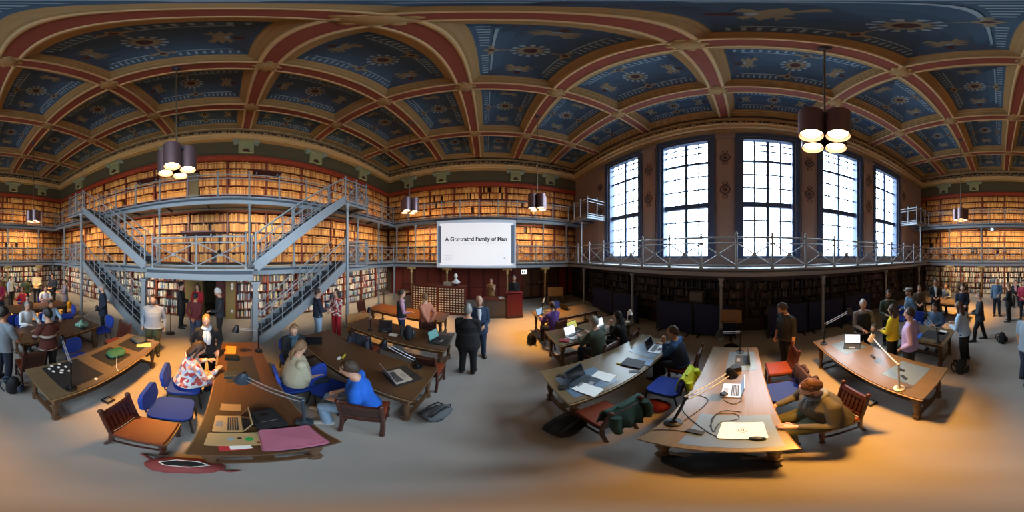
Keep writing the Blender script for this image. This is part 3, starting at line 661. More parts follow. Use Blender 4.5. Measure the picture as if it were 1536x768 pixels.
def text(body, size, par, loc, m, align='CENTER', bold=0.0):
    c = bpy.data.curves.new('txt', 'FONT'); c.body = body; c.size = size; c.align_x = align; c.align_y = 'CENTER'; c.extrude = .002; c.offset = bold
    o = bpy.data.objects.new('tmp', c); me = bpy.data.meshes.new_from_object(o); bpy.data.objects.remove(o); me.materials.clear(); me.materials.append(m)
    return obj('lettering', me, par, loc, (R(90), 0, R(180)))
inkm = M('slide_ink', '#4e5058', .7, 0, 0)
text('A Generated Family of Man', .28, scr, (0, .018, .22), inkm, 'CENTER', .011)
fnt = M('slide_faint', '#c4c6cc', .7, 0, 0, emit=.2)
bx('slide_rule', scr, (3.2, .004, .012), (0, .018, -.02), fnt)
for z, w2 in ((-.62, .5), (-.72, .42), (-.82, .46)): bx('slide_line', scr, (w2, .004, .02), (1.4, .018, z), fnt)
bx('slide_mark', scr, (.1, .004, .1), (-1.45, .018, -.72), fnt)
# ------------------------------------------------------------------ dark bookcases below the window gallery
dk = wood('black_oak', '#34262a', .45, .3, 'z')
(scx, scy), srz, sL = wall_frame('s')
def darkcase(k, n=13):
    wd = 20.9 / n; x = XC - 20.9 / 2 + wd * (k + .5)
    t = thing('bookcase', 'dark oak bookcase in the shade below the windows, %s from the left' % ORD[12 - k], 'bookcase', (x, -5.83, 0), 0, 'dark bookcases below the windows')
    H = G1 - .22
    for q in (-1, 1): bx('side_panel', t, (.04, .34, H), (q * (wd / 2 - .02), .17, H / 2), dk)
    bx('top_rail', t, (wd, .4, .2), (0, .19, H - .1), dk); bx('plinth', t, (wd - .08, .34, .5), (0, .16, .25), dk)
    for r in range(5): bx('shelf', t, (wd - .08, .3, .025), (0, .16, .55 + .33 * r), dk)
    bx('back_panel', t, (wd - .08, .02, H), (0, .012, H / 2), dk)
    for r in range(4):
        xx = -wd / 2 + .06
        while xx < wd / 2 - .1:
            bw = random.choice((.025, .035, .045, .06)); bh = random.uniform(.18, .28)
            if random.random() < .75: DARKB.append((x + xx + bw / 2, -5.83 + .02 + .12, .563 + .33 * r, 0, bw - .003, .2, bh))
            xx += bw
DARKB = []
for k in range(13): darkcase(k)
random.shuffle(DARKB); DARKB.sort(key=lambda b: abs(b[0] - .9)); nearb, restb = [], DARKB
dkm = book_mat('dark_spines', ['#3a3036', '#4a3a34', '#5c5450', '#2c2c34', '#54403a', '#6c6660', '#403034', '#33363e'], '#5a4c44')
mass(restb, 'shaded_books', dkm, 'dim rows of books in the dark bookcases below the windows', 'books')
navy = M('navy_fabric', '#20284e', .85, 0, .15, 30)
scrk = Kit(); scrk.part('fabric_panel', MB().box((0, 0, .62), (1.25, .05, 1.05)).mesh('fabric_panel', navy)); scrk.part('screen_frame', MB().box((-.64, 0, .6), (.03, .06, 1.2)).box((.64, 0, .6), (.03, .06, 1.2)).box((0, 0, 1.17), (1.3, .06, .03)).mesh('screen_frame', blackm))
for q in (-1, 1): scrk.part('foot', MB().box((q * .5, 0, .02), (.05, .4, .04)).mesh('foot', blackm))
for i, x in enumerate((5.7, 4.3, 2.2, .85, -1.4, -2.75, -4.2)):
    scrk.put('partition_screen', 'low navy fabric partition screen before the dark bookcases, %s from the left' % ORD[i], 'partition', (x, -4.88), R(random.uniform(-4, 4)), 'navy partition screens')
# ------------------------------------------------------------------ tables
def table_kit(Wd, L, top=oak, tz=.76):
    k = Kit()
    t = MB().box((0, 0, tz - .02), (Wd, L, .04)).box((0, 0, tz - .052), (Wd - .03, L - .03, .024)).mesh('table_top', top)
    i = k.part('table_top', t)
    b = MB()
    for s_ in (-1, 1):
        k.part('edge_moulding', MB().tube([(s_ * (Wd / 2 + .004), -L / 2, tz - .03), (s_ * (Wd / 2 + .004), L / 2, tz - .03)], .012, 6).mesh('edge_moulding', M('worn_edge', '#9a7a52', .35, 0, .15), True), par=i)
        k.part('apron', MB().box((s_ * (Wd / 2 - .1), 0, tz - .11), (.03, L - .3, .1)).mesh('apron', legwood))
        k.part('apron', MB().box((0, s_ * (L / 2 - .12), tz - .11), (Wd - .24, .03, .1)).mesh('apron', legwood))
    leg = MB().lathe([(.045, 0), (.05, .04), (.03, .07), (.045, .1), (.04, .14), (.028, .2), (.045, .36), (.052, .42), (.035, .48), (.05, .52), (.03, .54)], n=12).box((0, 0, .60), (.09, .09, .14)).box((0, 0, .12), (.08, .08, .07)).mesh('leg', legwood, True)
    for sx2 in (-1, 1):
        for sy2 in (-1, 1): k.part('leg', leg, (sx2 * (Wd / 2 - .1), sy2 * (L / 2 - .12), 0))
    for s_ in (-1, 1): k.part('stretcher', MB().box((0, s_ * (L / 2 - .12), .13), (Wd - .26, .05, .06)).mesh('stretcher', legwood))
    k.part('foot_rail', MB().box((0, 0, .14), (.12, L - .3, .03)).mesh('foot_rail', legwood))
    return k
TB = [('T1', -.2, .56, .70, 3.3, oak_dk, 'dark oak table with pink cloth and bent lamp, nearest the staircase foot'), ('T2', 1.42, 2.26, .70, 3.3, oak_dk, 'dark oak table with the open black screened laptop behind the man in blue'),
      ('T3', 2.86, 3.70, .74, 3.3, oak_dk, 'dark oak table with a teal screened laptop and black backpack'), ('T4', 4.42, 5.2, 1.2, 3.9, oak_dk, 'oak table behind the woman in the salmon sweater'),
      ('T5', -2.22, -1.43, .71, 3.05, oak, 'long oak table with white cards on a black mat'), ('T6', -3.95, -3.1, .9, 3.0, oak_dk, 'oak table where the people in white and pale blue shirts sit'),
      ('T7', -6.1, -5.3, 1.2, 3.4, oak_dk, 'oak table in front of the person in the red shirt'), ('T8', -10.0, -9.15, .4, 2.4, oak_dk, 'farthest oak table before the far end wall, staircase side'),
      ('S1', -.27, .56, -3.08, -.75, oak, 'oak table with the white closed laptop and tangle of cables'), ('S2', 1.33, 2.16, -3.05, -.73, oak, 'oak table with black laptop and open notebook near the green jacket chair'),
      ('S3', 2.85, 3.65, -3.6, -1.36, oak, 'oak table with the pink edged laptop where two people in dark clothes sit'), ('S4', 4.43, 5.29, -3.7, -1.5, oak, 'oak table where the person in the purple hoodie sits'),
      ('S5', -2.25, -1.43, -3.05, -.72, oak, 'bare oak table lit orange with a tilted lamp by the lavender shirt man'), ('S6', -3.85, -3.02, -2.5, -1.05, oak, 'oak table with bright blue folder beside the long haired woman'),
      ('S7', -6.9, -6.1, -3.4, -1.2, oak, 'far oak table lit orange behind the man with the lanyard'), ('T9', -6.9, -6.1, .75, 2.6, oak_dk, 'far table before the person in the pink top')]
TZ = .76
for nm, x0, x1, y0, y1, m, lb in TB:
    if nm == 'T9': continue
    table_kit(x1 - x0, y1 - y0, m).put('library_table', lb, 'table', ((x0 + x1) / 2, (y0 + y1) / 2))
# ------------------------------------------------------------------ chairs
redlea = M('red_leather', '#8c3f26', .4, 0, .2, 6); chairw = wood('chair_mahogany', '#4a251b', .35, .25, 'z')
ck = Kit()
fr = MB().box((0, 0, .425), (.42, .42, .05)).mesh('seat_frame', chairw)
ck.part('seat_frame', fr); ck.part('seat', MB().box((0, 0, .462), (.4, .4, .03), 0, 0, .94).mesh('seat', redlea))
for sx2 in (-1, 1):
    ck.part('leg', MB().lathe([(.02, 0), (.028, .03), (.018, .06), (.024, .2), (.03, .3), (.02, .34), (.03, .4)], n=8).mesh('leg', chairw, True), (sx2 * .185, .185, 0))
    i = ck.part('back_post', MB().tube([(sx2 * .19, -.25, 0), (sx2 * .19, -.2, .22), (sx2 * .19, -.2, .45), (sx2 * .19, -.3, .92)], .024, 6, up=(1, 0, 0)).mesh('back_post', chairw, True))
    ck.part('finial', MB().ell((sx2 * .19, -.305, .945), (.03, .03, .035), 8, 6).mesh('finial', chairw, True), par=i)
    ck.part('stretcher', MB().box((sx2 * .185, 0, .2), (.022, .37, .03)).mesh('stretcher', chairw))
Rb = Matrix.Translation((0, -.2, .45)) @ Matrix.Rotation(R(12), 4, 'X')
ck.part('top_rail', MB().box((0, 0, .43), (.36, .03, .08), mat=Rb).mesh('top_rail', chairw)); ck.part('lower_rail', MB().box((0, 0, .08), (.36, .03, .05), mat=Rb).mesh('lower_rail', chairw))
ck.part('back_panel', MB().box((0, -.006, .25), (.34, .008, .32), mat=Rb).mesh('back_panel', M('chair_panel', '#38190f', .4, 0, .2)))
for q in range(6): ck.part('slat', MB().box((-.14 + .056 * q, 0, .25), (.036, .014, .3), mat=Rb).mesh('slat', chairw))
bluef = M('royal_blue_fabric', '#1f3f9e', .8, 0, .12, 40)
bk = Kit()
def rr(w, h, r, n=5):
    out = []
    for cx2, cy2, a0 in ((w / 2 - r, h / 2 - r, 0), (-w / 2 + r, h / 2 - r, 90), (-w / 2 + r, -h / 2 + r, 180), (w / 2 - r, -h / 2 + r, 270)):
        out += [(cx2 + r * math.cos(R(a0 + 90 * q / n)), cy2 + r * math.sin(R(a0 + 90 * q / n))) for q in range(n + 1)]
    return out
bk.part('seat', MB().prism(rr(.45, .43, .09), .43, .48).mesh('seat', bluef))
bk.part('backrest', MB().prism(rr(.44, .36, .12), 0, .045, mat=Matrix.Translation((0, -.23, .7)) @ Matrix.Rotation(R(98), 4, 'X')).mesh('backrest', bluef))
for q in (-1, 1):
    bk.part('leg', MB().tube([(q * .19, .2, .42), (q * .2, .23, 0)], .013, 6).mesh('leg', blackm)); bk.part('leg', MB().tube([(q * .19, -.18, .42), (q * .2, -.25, 0)], .013, 6).mesh('leg', blackm))
    bk.part('back_support', MB().tube([(q * .12, .05, .41), (q * .12, -.24, .42), (q * .12, -.275, .8)], .012, 6).mesh('back_support', blackm))
bk.part('seat_rim', MB().prism(rr(.46, .44, .09), .415, .432).mesh('seat_rim', blackm))
def F(hd): return R(-hd)                                  # heading: degrees clockwise from the staircase wall
for x, y, hd, lb in ((-.6, 1.08, 86, 'empty mahogany chair with worn leather seat beside the blue chair near the pink cloth table'), (1.22, 1.1, 62, 'slat backed mahogany chair under the man in the blue polo'),
                     (2.58, .93, 92, 'red leather mahogany chair at the end of the open laptop table'), (2.62, 2.35, 80, 'mahogany chair with dark coats on its back, by the teal laptop table'),
                     (-2.5, 2.95, 190, 'mahogany chair behind the far end of the white cards table'), (-2.75, .95, 270, 'mahogany chair between the striped sweater man and black backpack'),
                     (1.17, -1.02, 90, 'mahogany chair with green jacket over its back'), (1.0, -2.62, 88, 'mahogany chair of the man in the blue and black top at his laptop'),
                     (-.6, -2.67, 90, 'empty mahogany chair with orange red leather seat beside the man in black'), (-.75, -1.27, 88, 'mahogany chair of the scarfed man at the table corner'),
                     (4.15, 1.6, 60, 'mahogany chair beside the woman in the salmon sweater'), (4.5, 4.1, 180, 'mahogany chair below the stairs near the wooden panel'),
                     (2.46, -2.06, 84, 'mahogany chair of the person in the olive jacket'), (2.46, -2.74, 78, 'mahogany chair of the dark haired woman in black'), (4.08, -1.8, 72, 'mahogany chair of the person in the purple hoodie')):
    ck.put('wooden_chair', lb, 'chair', (x, y), F(hd))
for x, y, hd, lb in ((-.58, 1.55, 82, 'empty bright blue chair between the mahogany chair and the floral jacket'), (-.62, 2.12, 80, 'blue chair under the woman in the floral jacket'),
                     (-2.45, 1.85, 90, 'blue chair behind the green bag on the white cards table'), (-3.3, 3.25, 200, 'blue chair at the end of the tangle of wires table'), (-4.9, 3.1, 200, 'blue chair further back near the gallery column'),
                     (-4.95, 1.0, 250, 'blue chair behind the man with the camera strap'), (-4.36, 1.42, 84, 'blue chair of the man in the white shirt with camera strap'), (-4.36, 2.15, 94, 'blue chair of the dark haired person in pale blue'),
                     (.98, -1.95, 88, 'blue chair with lime jacket on its back'), (-.5, -1.98, 86, 'blue chair with patterned jacket between scarfed man and red leather chair'),
                     (.86, 2.08, 96, 'blue chair under the woman in the beige poncho'), (1.14, 2.88, 190, 'blue chair of the woman in black with the teal scarf'), (1.22, 1.72, 160, 'dark blue chair turned away beside the man in the blue polo'),
                     (-4.24, -1.74, 84, 'blue chair of the photographer with the white bag'), (-4.3, -2.4, 90, 'blue chair beside the man in the beret'), (-4.6, -3.1, 70, 'blue chair behind the bearded man with a camera'),
                     (5.6, -2.6, 270, 'blue chair beyond the purple hoodie table'), (-6.5, 2.9, 110, 'blue chair of the person in the white shirt farther back'), (-6.6, 2.0, 100, 'blue chair of the person in the red shirt')):
    bk.put('blue_chair', lb, 'chair', (x, y), F(hd))
# ------------------------------------------------------------------ desk lamps
lampm = M('lamp_enamel', '#3f4a56', .3, .4, .05); lampk = M('lamp_black', '#1c1d21', .35, .3, .05)
def desk_lamp(base, joints, head, label, m=lampk, z=.76, shade=.07):
    t = thing('desk_lamp', label, 'lamp', (*base, z)); O = Vector((*base, z))
    MB().lathe([(.07, 0), (.07, .02), (.03, .03), (.018, .06)], n=14).build('lamp_base', m, t, smooth=True)
    pts = [Vector((0, 0, .05))] + [Vector(j) - O for j in joints]
    MB().tube([pts[0], pts[1]], .013, 8).build('post', m, t, smooth=True)
    for a, b in zip(pts[1:], pts[2:] + [Vector(head) - O]):
        for q in (-.016, .016): MB().tube([a + Vector((q, 0, q)), b + Vector((q, 0, q))], .007, 6).build('arm', chrome, t, smooth=True)
        MB().ell(a, (.024, .024, .024), 8, 6).build('joint', m, t, smooth=True)
    h = Vector(head) - O; d = (h - pts[-1]).normalized(); ax = (d * .25 + Vector((0, 0, -1))).normalized()
    s_ = MB(); s_.tube([h - ax * .08, h - ax * .05, h, h + ax * .07], [.02, .04, shade * .75, shade], 16, cap=False)
    s_.tube([h + ax * .07, h, h - ax * .045], [shade * .96, shade * .7, .03], 16, cap=False)
    sh_ = s_.build('lamp_shade', m, t, smooth=True)
    MB().ell(h + ax * .02, (.03, .03, .035), 8, 6).build('bulb', white, sh_, smooth=True)
for a in (((.52, 1.07), [(.5, 1.06, 1.27)], (.12, 1.56, 1.27), 'desk lamp with grey blue shade over the beige laptop by the pink cloth', lampm, .76, .09), ((.5, 2.9), [(.5, 2.9, 1.27)], (.1, 2.93, 1.3), 'black desk lamp at the far end of the pink cloth table'),
          ((-1.52, 1.02), [(-1.54, 1.03, 1.27)], (-2.1, 1.25, 1.33), 'desk lamp beside the white cards on the black mat'), ((2.18, .98), [(2.15, 1.02, .95)], (1.95, 1.42, 1.27), 'desk lamp behind the open black screened laptop'),
          ((.49, -1.08), [(.42, -1.15, 1.24)], (.12, -1.62, 1.29), 'black desk lamp among the cables beside the white closed laptop'), ((.05, -2.9), [(.03, -2.9, 1.24)], (.38, -2.72, 1.3), 'desk lamp at the far end of the cable table'),
          ((-1.5, -1.05), [(-1.5, -1.06, 1.26)], (-1.76, -1.72, 1.36), 'desk lamp with pale shade on the orange lit table', M('lamp_pale', '#b9b4ac', .35, .2, .05)), ((-1.55, -2.85), [(-1.58, -2.85, 1.25)], (-2.0, -2.6, 1.55), 'raised desk lamp on the far corner of the orange lit table'),
          ((-3.2, 2.5), [(-3.2, 2.5, 1.1)], (-3.1, 2.9, 1.3), 'small desk lamp among wires on the white shirts table'), ((4.55, -1.6), [(4.6, -1.65, 1.25)], (5.1, -1.9, 1.28), 'desk lamp above the purple hoodie person'),
          ((2.95, -3.45), [(2.9, -3.42, 1.1)], (2.65, -3.2, 1.2), 'white shaded desk lamp behind the dark haired woman', white), ((3.0, 2.6), [(3.0, 2.6, 1.05)], (3.3, 2.9, 1.2), 'desk lamp near the paper sheets on the teal laptop table'),
          ((-3.1, -1.2), [(-3.12, -1.25, 1.1)], (-3.35, -1.6, 1.28), 'desk lamp before the long haired woman')):
    desk_lamp(*a)
# ------------------------------------------------------------------ things on and under the tables
keym = M('keyboard_grey', '#3a3b3f', .5, 0, .1)
def laptop(x, y, hd, label, body=alu, scr_=None, ang=108, w=.33, d=.23, z=.76, decal=None, closed=False):
    t = thing('laptop', label, 'laptop', (x, y, z), F(hd)); sc = scr_ or M('dark_display', '#14161b', .15, 0, 0)
    base = MB().prism(rr(w, d, .015, 3), 0, .014).build('laptop_base', body, t)
    if closed:
        lid = MB().prism(rr(w, d, .015, 3), .0155, .022).build('lid', body, t)
        if decal: decal(lid)
        return t
    kb = MB()
    for r in range(5):
        for c in range(12): kb.box((-w * .4 + w * .8 * (c + .5) / 12, -d * .02 + d * .4 * (r + .5) / 5, .0155), (w * .055, d * .06, .003))
    kb.build('keyboard', keym, base); MB().box((0, -d * .3, .0145), (w * .34, d * .25, .001)).build('trackpad', M('trackpad', '#9a9b9e', .3, .3, 0), base)
    mt = Matrix.Translation((0, d / 2 - .004, .012)) @ Matrix.Rotation(R(180 - ang), 4, 'X') @ Matrix.Rotation(R(0), 4, 'X')
    # closed lid would lie towards -Y; open it about the hinge
    mt = Matrix.Translation((0, d / 2 - .004, .016)) @ Matrix.Rotation(R(-(ang)), 4, 'X')
    lid = MB().box((0, -d / 2, .003), (w, d, .008), mat=mt).build('lid', body, t); MB().box((0, -d / 2, -.0015), (w * .93, d * .86, .002), mat=mt).build('display', sc, lid)
    return t
for_win = M('display_bright', '#dfe6ee', .3, 0, 0, emit=.7); teal = M('display_teal', '#5f8c8c', .3, 0, 0, emit=.35); yel = M('display_yellow', '#c8c060', .3, 0, 0, emit=.4); blued = M('display_blue', '#7c9fc0', .3, 0, 0, emit=.35)
goldl = M('gold_laptop', '#cdb184', .35, .4, .04)
laptop(-.02, 1.16, 90, 'open gold laptop seen from above beside the black bag', goldl, w=.26, d=.2)
def stick(l):
    for x, y, r, m in ((-.03, 0, .022, M('sticker_grey', '#9aa8a8', .5)), (.02, .01, .014, blackm), (.075, -.005, .026, M('sticker_green', '#2f9a4a', .5)), (.12, -.06, .012, redlea)):
        MB().lathe([(r, .0225), (r, .0232)], (x, y, 0), 16).build('sticker', m, l)
laptop(.03, .92, 0, 'closed pale gold laptop with round green and grey stickers', goldl, w=.34, d=.18, decal=stick, closed=True)
laptop(1.82, 1.1, 300, 'open laptop with black screen and silver keyboard near the backpack', alu, w=.34, d=.24)
laptop(3.25, .98, 20, 'black laptop with teal screen at the end of its table', blackm, teal)
laptop(1.2, 2.95, 150, 'black laptop held open near the woman in black', blackm) if False else None
laptop(1.62, 2.9, 210, 'black laptop standing open at the far end of the open laptop table', blackm)
laptop(3.2, 2.3, 60, 'black laptop beside a white sheet on the teal laptop table', blackm)
laptop(1.62, -1.12, 70, 'black open laptop beside the open notebook', M('dark_laptop', '#3c4450', .4, .2, .05), w=.34, d=.24)
laptop(1.52, -2.6, 80, 'silver laptop before the man in the blue and black top', alu)
def logo(l):
    MB().tube([(.03 * math.cos(t_), .03 * math.sin(t_), .0225) for t_ in [q * math.pi / 8 for q in range(17)]], .0025, 5).build('lid_mark', keym, l); MB().box((-.006, 0, .0226), (.005, .03, .002)).box((.008, 0, .0226), (.005, .03, .002)).build('lid_mark', keym, l)
laptop(.0, -1.05, 0, 'closed white laptop on the desk mat among cables', white, w=.3, d=.25, decal=logo, closed=True)
laptop(.12, -1.78, 270, 'open silver laptop in the middle of the cable table', alu, blued, 100, .3, .21)
laptop(.0, -2.6, 270, 'dark open laptop at the far end of the cable table', keym, None, 80)
laptop(-1.95, -2.45, 220, 'open laptop with its back to the camera on the orange lit table', blackm, for_win, 100)
laptop(3.1, -1.85, 75, 'laptop with a bright white screen beside the pink pouch', alu, for_win); laptop(3.35, -2.05, 75, 'laptop with a yellow screen next to the white screened one', blackm, yel); laptop(3.1, -2.7, 80, 'laptop with pale screen before the dark haired woman', alu, for_win)
laptop(4.75, -1.72, 60, 'laptop facing the person in the purple hoodie', blackm, blued); laptop(5.1, -2.7, 330, 'teal screened laptop beyond the purple hoodie', blackm, teal)
def sheet(name, x, y, hd, d, m, label, cat, z=.76, t_=.003): 
    return tag(MB().box((0, 0, t_ / 2), (*d, t_)).build(name, m, None, (x, y, z), F(hd)), label, cat)
matd = M('desk_mat_dark', '#2c2a2a', .45, 0, .1); mat_sheen = M('desk_mat_sky_sheen', '#62788e', .28, 0, .1, 12, coat=.5)  # second mat: dark leather with the sky's reflection painted in as blue
for x, y, hd, d, m, lb in ((-1.85, 1.25, 0, (.62, .62), matd, 'black mat with white cards on the long oak table'), (-1.85, 2.05, 0, (.5, .5), matd, 'black desk mat under the green bag'), (-1.8, 2.7, 0, (.5, .5), matd, 'black desk mat at the far end of the white cards table'),
                           (.16, 2.35, 0, (.42, .75), matd, 'dark desk mat under the small keyboard on the pink cloth table'), (.36, .86, 4, (.3, .3), matd, 'dark desk mat below the pink cloth'), (1.86, 1.08, 30, (.4, .46), matd, 'dark desk mat under the silver keyboard laptop'),
                           (3.3, .98, 0, (.5, .44), matd, 'dark desk mat below the teal screened laptop'), (.06, -1.05, 0, (.56, .5), mat_sheen, 'dark desk mat with painted sky sheen under the white closed laptop'), (.02, -2.6, 0, (.44, .6), mat_sheen, 'dark desk mat with painted sky sheen under the dark laptop at the far end'), (.08, -1.8, 0, (.0, .0), mat_sheen, '') ,
                           (1.65, -1.15, 0, (.5, .62), mat_sheen, 'dark desk mat with painted sky sheen under the black laptop and notebook'), (1.65, -2.55, 0, (.5, .6), mat_sheen, 'dark desk mat with painted sky sheen before the man in the blue and black top'), (-1.9, -1.2, 0, (.5, .5), mat_sheen, 'dark desk mat with painted sky sheen in front of the lavender shirt man'), (-1.9, -2.5, 0, (.5, .5), mat_sheen, 'dark desk mat with painted sky sheen under the laptop on the orange lit table'), (-3.4, -1.4, 0, (.45, .55), matd, 'dark desk mat beside the bright blue folder')):
    if d[0]: sheet('desk_mat', x, y, hd, d, m, lb, 'desk mat')
for k, (dx, dy, rz_) in enumerate(((-.2, .08, 20), (-.12, .02, 0), (-.2, -.05, 40), (-.08, .12, 10), (-.02, .02, 70), (-.05, -.1, 15), (.05, .1, 30), (-.14, -.12, 0), (.03, -.02, 50))):
    tag(MB().prism(rr(.052, .04, .014, 3), 0, .004).build('white_card', white, None, (-1.95 + dx, 1.15 + dy, .764), R(rz_)), 'small white card among those scattered on the black mat', 'card', 'white cards on the black mat')
sheet('notebook', 1.47, -1.05, 70, (.2, .3), white, 'open notebook beside the black laptop', 'notebook', .764, .012); sheet('notebook', 1.6, -1.4, 70, (.2, .28), white, 'white sheet pad further along than the open notebook', 'paper', .764, .008)
sheet('folder', 1.55, -1.95, 75, (.24, .32), M('black_sleeve', '#241c24', .5), 'black laptop sleeve with yellow edge on the notebook table', 'folder', .76, .03); sheet('tablet', 1.45, -2.1, 75, (.2, .26), M('blue_tablet', '#6c86a6', .3), 'grey blue tablet beside the black sleeve', 'tablet', .76, .01)
sheet('yellow_pad', 1.6, -1.83, 75, (.03, .3), M('yellow_paper', '#c9b62e', .6), 'yellow strip poking out of the black laptop sleeve', 'paper', .76, .02)
sheet('phone', 1.4, -1.78, 40, (.07, .14), blackm, 'black phone beside the grey blue tablet', 'phone', .76, .009); sheet('phone', 1.9, -.95, 60, (.07, .14), blackm, 'black phone on the bare corner of the notebook table', 'phone', .76, .009); sheet('card_reader', 1.65, -.85, 20, (.1, .12), blackm, 'black square box on the corner of the notebook table', 'box', .76, .02)
sheet('pink_pouch', 3.0, -1.55, 40, (.12, .2), M('pink_red', '#a02c40', .6), 'pink red pouch beside the white screened laptop', 'pouch', .76, .025)
sheet('blue_folder', -3.2, -1.75, 75, (.2, .26), M('bright_blue', '#1f62c4', .5), 'bright blue folder on the table of the long haired woman', 'folder', .76, .012)
sheet('leaflet', .02, .805, 80, (.07, .16), M('leaflet_red', '#b8323a', .5), 'red leaflet with white lettering near the bag on the floor', 'leaflet'); sheet('leaflet', .05, .81, 80, (.05, .11), white, 'crumpled white slip lying on the red leaflet', 'paper', .765)
sheet('brown_card', .0, 1.45, 5, (.18, .12), M('kraft', '#b48a56', .6), 'kraft paper card under the lamp shade', 'paper'); sheet('blue_paper', .42, .83, 20, (.14, .1), M('pale_blue_paper', '#8fa5b4', .6), 'pale blue paper beside the pink cloth', 'paper', .764)
sheet('highlighter', 1.75, 2.1, 60, (.03, .14), M('yellow_plastic', '#c8bc34', .4), 'yellow marker on the open laptop table', 'pen', .76, .02); sheet('white_box', 1.65, 2.1, 60, (.05, .1), white, 'white box beside the yellow marker', 'box', .76, .015); sheet('paper', 3.1, 2.0, 80, (.2, .14), white, 'white sheet near the black laptop on the teal laptop table', 'paper')
sheet('paper', -1.62, 2.75, 60, (.2, .28), M('manila', '#d8c088', .6), 'manila sheet at the far end of the white cards table', 'paper', .764); sheet('mouse_card', -1.52, 1.4, 0, (.05, .04), white, 'single white chip apart from the other cards', 'card'); sheet('paper', -3.6, -1.3, 90, (.18, .25), white, 'white sheet beside the long haired woman', 'paper')
for x, y, lb, m in ((-1.9, -1.3, 'black tool on the desk mat before the lavender shirt man', blackm), (-1.75, -1.15, 'black pen on the desk mat before the lavender shirt man', blackm), (-1.95, -1.9, 'small dark box in the middle of the orange lit table', blackm)): sheet('tool', x, y, random.uniform(0, 90), (.04, .12), m, lb, 'tool', .764, .02)
def lump(name, label, cat, c, r, m, seed=1, amp=.18, rz=0, flat=0, parts=()):
    rnd = random.Random(seed); b = MB().ell((0, 0, r[2] * .9), r, 18, 11)
    ph = [rnd.uniform(0, 6) for _ in range(6)]
    b.v = [(x * (1 + amp * math.sin(5 * z / r[2] + ph[0]) * math.sin(3 * math.atan2(y, x) + ph[1])), y * (1 + amp * math.cos(4 * math.atan2(y, x) + ph[2])), max(0.0, z * (1 + amp * .6 * math.sin(2 * math.atan2(y, x) + ph[3])))) for x, y, z in b.v]
    t = thing(name, label, cat, c, rz); b.build('body', m, t, smooth=True)
    return t
def strap(t, pts, r, m, nm='strap'): MB().tube(pts, r, 6).build(nm, m, t, smooth=True)
def backpack(label, c, rz, m, m2, s_=1.0, lying=False):
    t = thing('backpack', label, 'bag', c, rz)
    b = MB(); b.tube([(0, 0, .0), (0, 0, .06), (0, 0, .2), (0, .0, .34), (0, -.02, .43), (0, -.03, .46)], 1, 16, up=(0, 1, 0), sec=[(.13, .1), (.16, .13), (.165, .13), (.15, .12), (.1, .08), (.03, .03)])
    rot = Matrix.Rotation(R(80), 4, 'X') if lying else Matrix.Identity(4)
    off = Vector((0, 0, .12 if lying else 0))
    def fx(q): q.v = [tuple(rot @ Vector(v_) * s_ + off) for v_ in q.v]; return q
    fx(b).build('body', m, t, smooth=True)
    fx(MB().tube([(0, -.11, .06), (0, -.15, .1), (0, -.15, .2), (0, -.11, .26)], 1, 12, sec=[(.1, .03), (.13, .05), (.13, .05), (.1, .03)], up=(0, 1, 0))).build('front_pocket', m2, t, smooth=True)
    for q in (-1, 1): fx(MB().tube([(q * .07, .1, .4), (q * .09, .2, .36), (q * .1, .21, .2), (q * .1, .13, .04)], .018, 6)).build('strap', m2, t, smooth=True)
    fx(MB().tube([(-.04, .03, .45), (0, .03, .5), (.04, .03, .45)], .01, 6)).build('handle', m2, t, smooth=True)
    for z in (.12, .2, .28): fx(MB().tube([(-.15, -.12, z), (0, -.165, z), (.15, -.12, z)], .006, 5)).build('trim_line', M('bag_grey', '#8d9096', .6), t)
    return t
backpack('black and blue backpack standing by the corner of the white cards table', (-2.42, .58, 0), R(150), blacksoft, M('denim_bag', '#3b4c63', .8), .85)
backpack('grey and black backpack lying on the floor under the open laptop table', (1.55, .62, 0), R(60), M('grey_fabric', '#5c5f62', .8), blacksoft, .8, True)
backpack('black backpack standing on the teal laptop table', (3.1, 1.62, .765), R(40), blacksoft, M('dark_teal', '#22343a', .8), .75)
backpack('black backpack lying under the notebook table near the green jacket', (1.25, -.52, 0), R(20), blacksoft, blacksoft, .95, True)
backpack('dark backpack on the floor beside the purple hoodie table', (4.4, -1.25, 0), R(90), blacksoft, M('dark_brown_bag', '#2c2420', .8), .8)
backpack('black backpack hung low by the long haired woman', (-3.05, -.72, 0), R(180), blacksoft, blacksoft, .8); backpack('black bag standing on the floor beyond the far table, right edge', (-4.6, .1, 0), R(200), blacksoft, blacksoft, .8)
rb = lump('red_bag', 'open dusty red shoulder bag on the floor below the pink cloth table', 'bag', (-.22, .735, 0), (.2, .14, .1), M('dusty_red', '#8e3d3c', .7, 0, .2, 12), 3, .08)
MB().ell((.0, .0, .182), (.12, .05, .015), 14, 6).build('opening', blacksoft, rb); strap(rb, [(-.12, -.01, .187), (-.05, .05, .197), (.06, .05, .195), (.125, 0, .187), (.04, -.05, .195), (-.08, -.05, .195), (-.12, -.01, .187)], .006, white, 'piping'); strap(rb, [(-.16, .02, .1), (-.26, .1, .03), (-.3, .12, .02)], .014, MATS['dusty_red']); strap(rb, [(.16, -.03, .06), (.22, -.06, .02), (.26, -.04, .015)], .012, MATS['dusty_red'])
